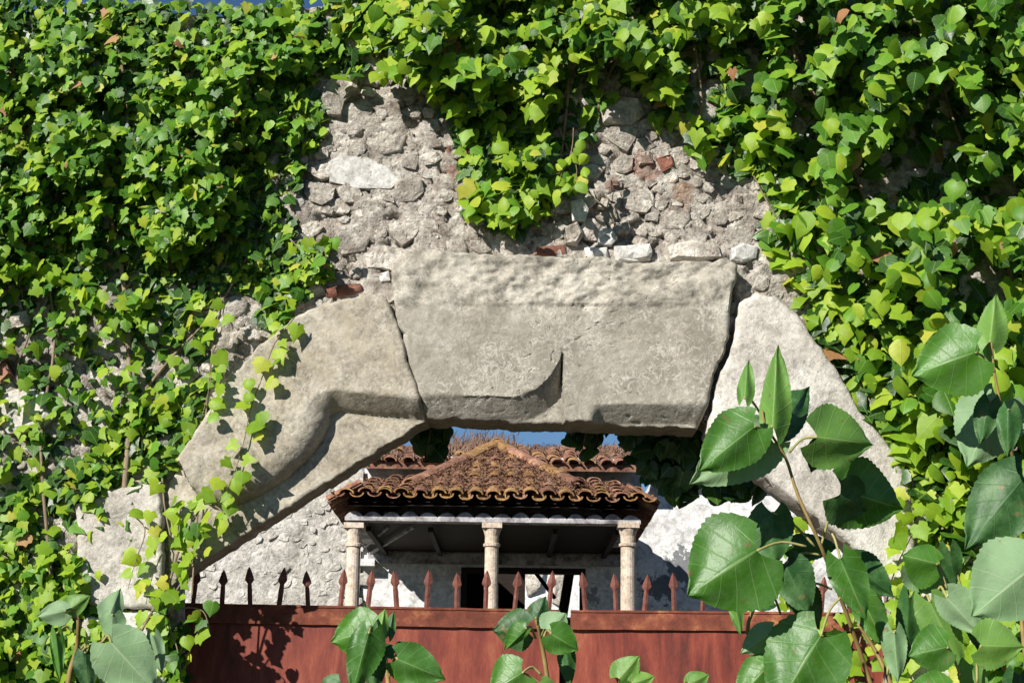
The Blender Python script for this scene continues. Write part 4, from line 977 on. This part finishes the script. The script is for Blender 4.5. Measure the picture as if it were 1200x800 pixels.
sapling('short poplar shoot with curled leaves in front of the gap between the gate leaves', [([(652, 880, -6.9), (642, 800, -6.9), (636, 760, -6.9), (630, 730, -6.92), (626, 716, -6.92)], .0035, .002), ([(645, 810, -6.9), (622, 792, -6.9), (608, 786, -6.92)], .002, .0015)],
    [(616, 736, 576, 738, 24, 26, -7.0, .3, Pd, .01, .1, (628, 748)), (616, 738, 590, 762, 16, 6, -7.02, .2, Pp, .01, .1, None), (612, 788, 574, 812, 30, 34, -7.02, .25, Pp, .0, .1, (634, 790)), (628, 724, 640, 698, 12, 14, -6.95, .3, Pd, .0, .1, (630, 732)),
     (644, 738, 664, 718, 18, 20, -7.0, .3, Pe, .0, .05, (634, 745)), (646, 742, 678, 762, 20, 20, -7.03, .4, Pp, .0, .2, (636, 750)), (664, 760, 668, 805, 12, 10, -6.95, .3, Pd, .0, .1, None), (632, 800, 646, 830, 16, 16, -7.0, .3, Pl, .0, .1, None)], (sb.x, sb.y, 0))
sb = P(730, 900, -6.9)
sapling('single pale yellow-green poplar leaf pair low before the right gate leaf', [([(742, 880, -6.9), (730, 812, -6.9), (718, 786, -6.92)], .003, .0018)],
    [(726, 794, 750, 768, 16, 18, -7.0, .35, Pl, .0, .05, (727, 806)), (742, 800, 768, 792, 12, 12, -7.0, .3, Pl, .0, .1, (734, 812)), (808, 800, 832, 790, 14, 12, -7.0, .3, Pl, .0, .1, (800, 812))], (sb.x, sb.y, 0))
sb = P(85, 900, -6.9)
sapling('pale grey-green poplar shoot against the ivy in the bottom left corner', [([(78, 880, -6.9), (80, 800, -6.9), (90, 760, -6.9), (92, 730, -6.92), (88, 712, -6.92)], .0045, .002), ([(90, 768, -6.9), (102, 758, -6.9), (120, 752, -6.92)], .0025, .0015)],
    [(76, 716, 42, 722, 14, 16, -7.0, .3, Pe, .0, .1, (90, 726)), (78, 715, 106, 698, 12, 14, -6.98, .3, Pl, .0, .1, None), (128, 720, 142, 688, 14, 16, -7.0, .4, Pe, .02, .05, (120, 752)), (132, 720, 130, 752, 14, 16, -7.02, .3, Pe, .0, .1, (120, 750)),
     (130, 752, 182, 810, 36, 34, -7.05, .2, Pe, .0, .1, (120, 752)), (140, 750, 172, 742, 16, 14, -7.0, .2, Pd, .02, .1, None), (100, 765, 104, 812, 15, 15, -6.95, .2, Pd, .0, .1, (95, 760)), (66, 742, 70, 800, 8, 9, -6.95, .3, Pp, .0, .1, (85, 740)),
     (180, 745, 190, 790, 10, 10, -6.95, .3, Pe, .0, .1, None)], (sb.x, sb.y, 0))
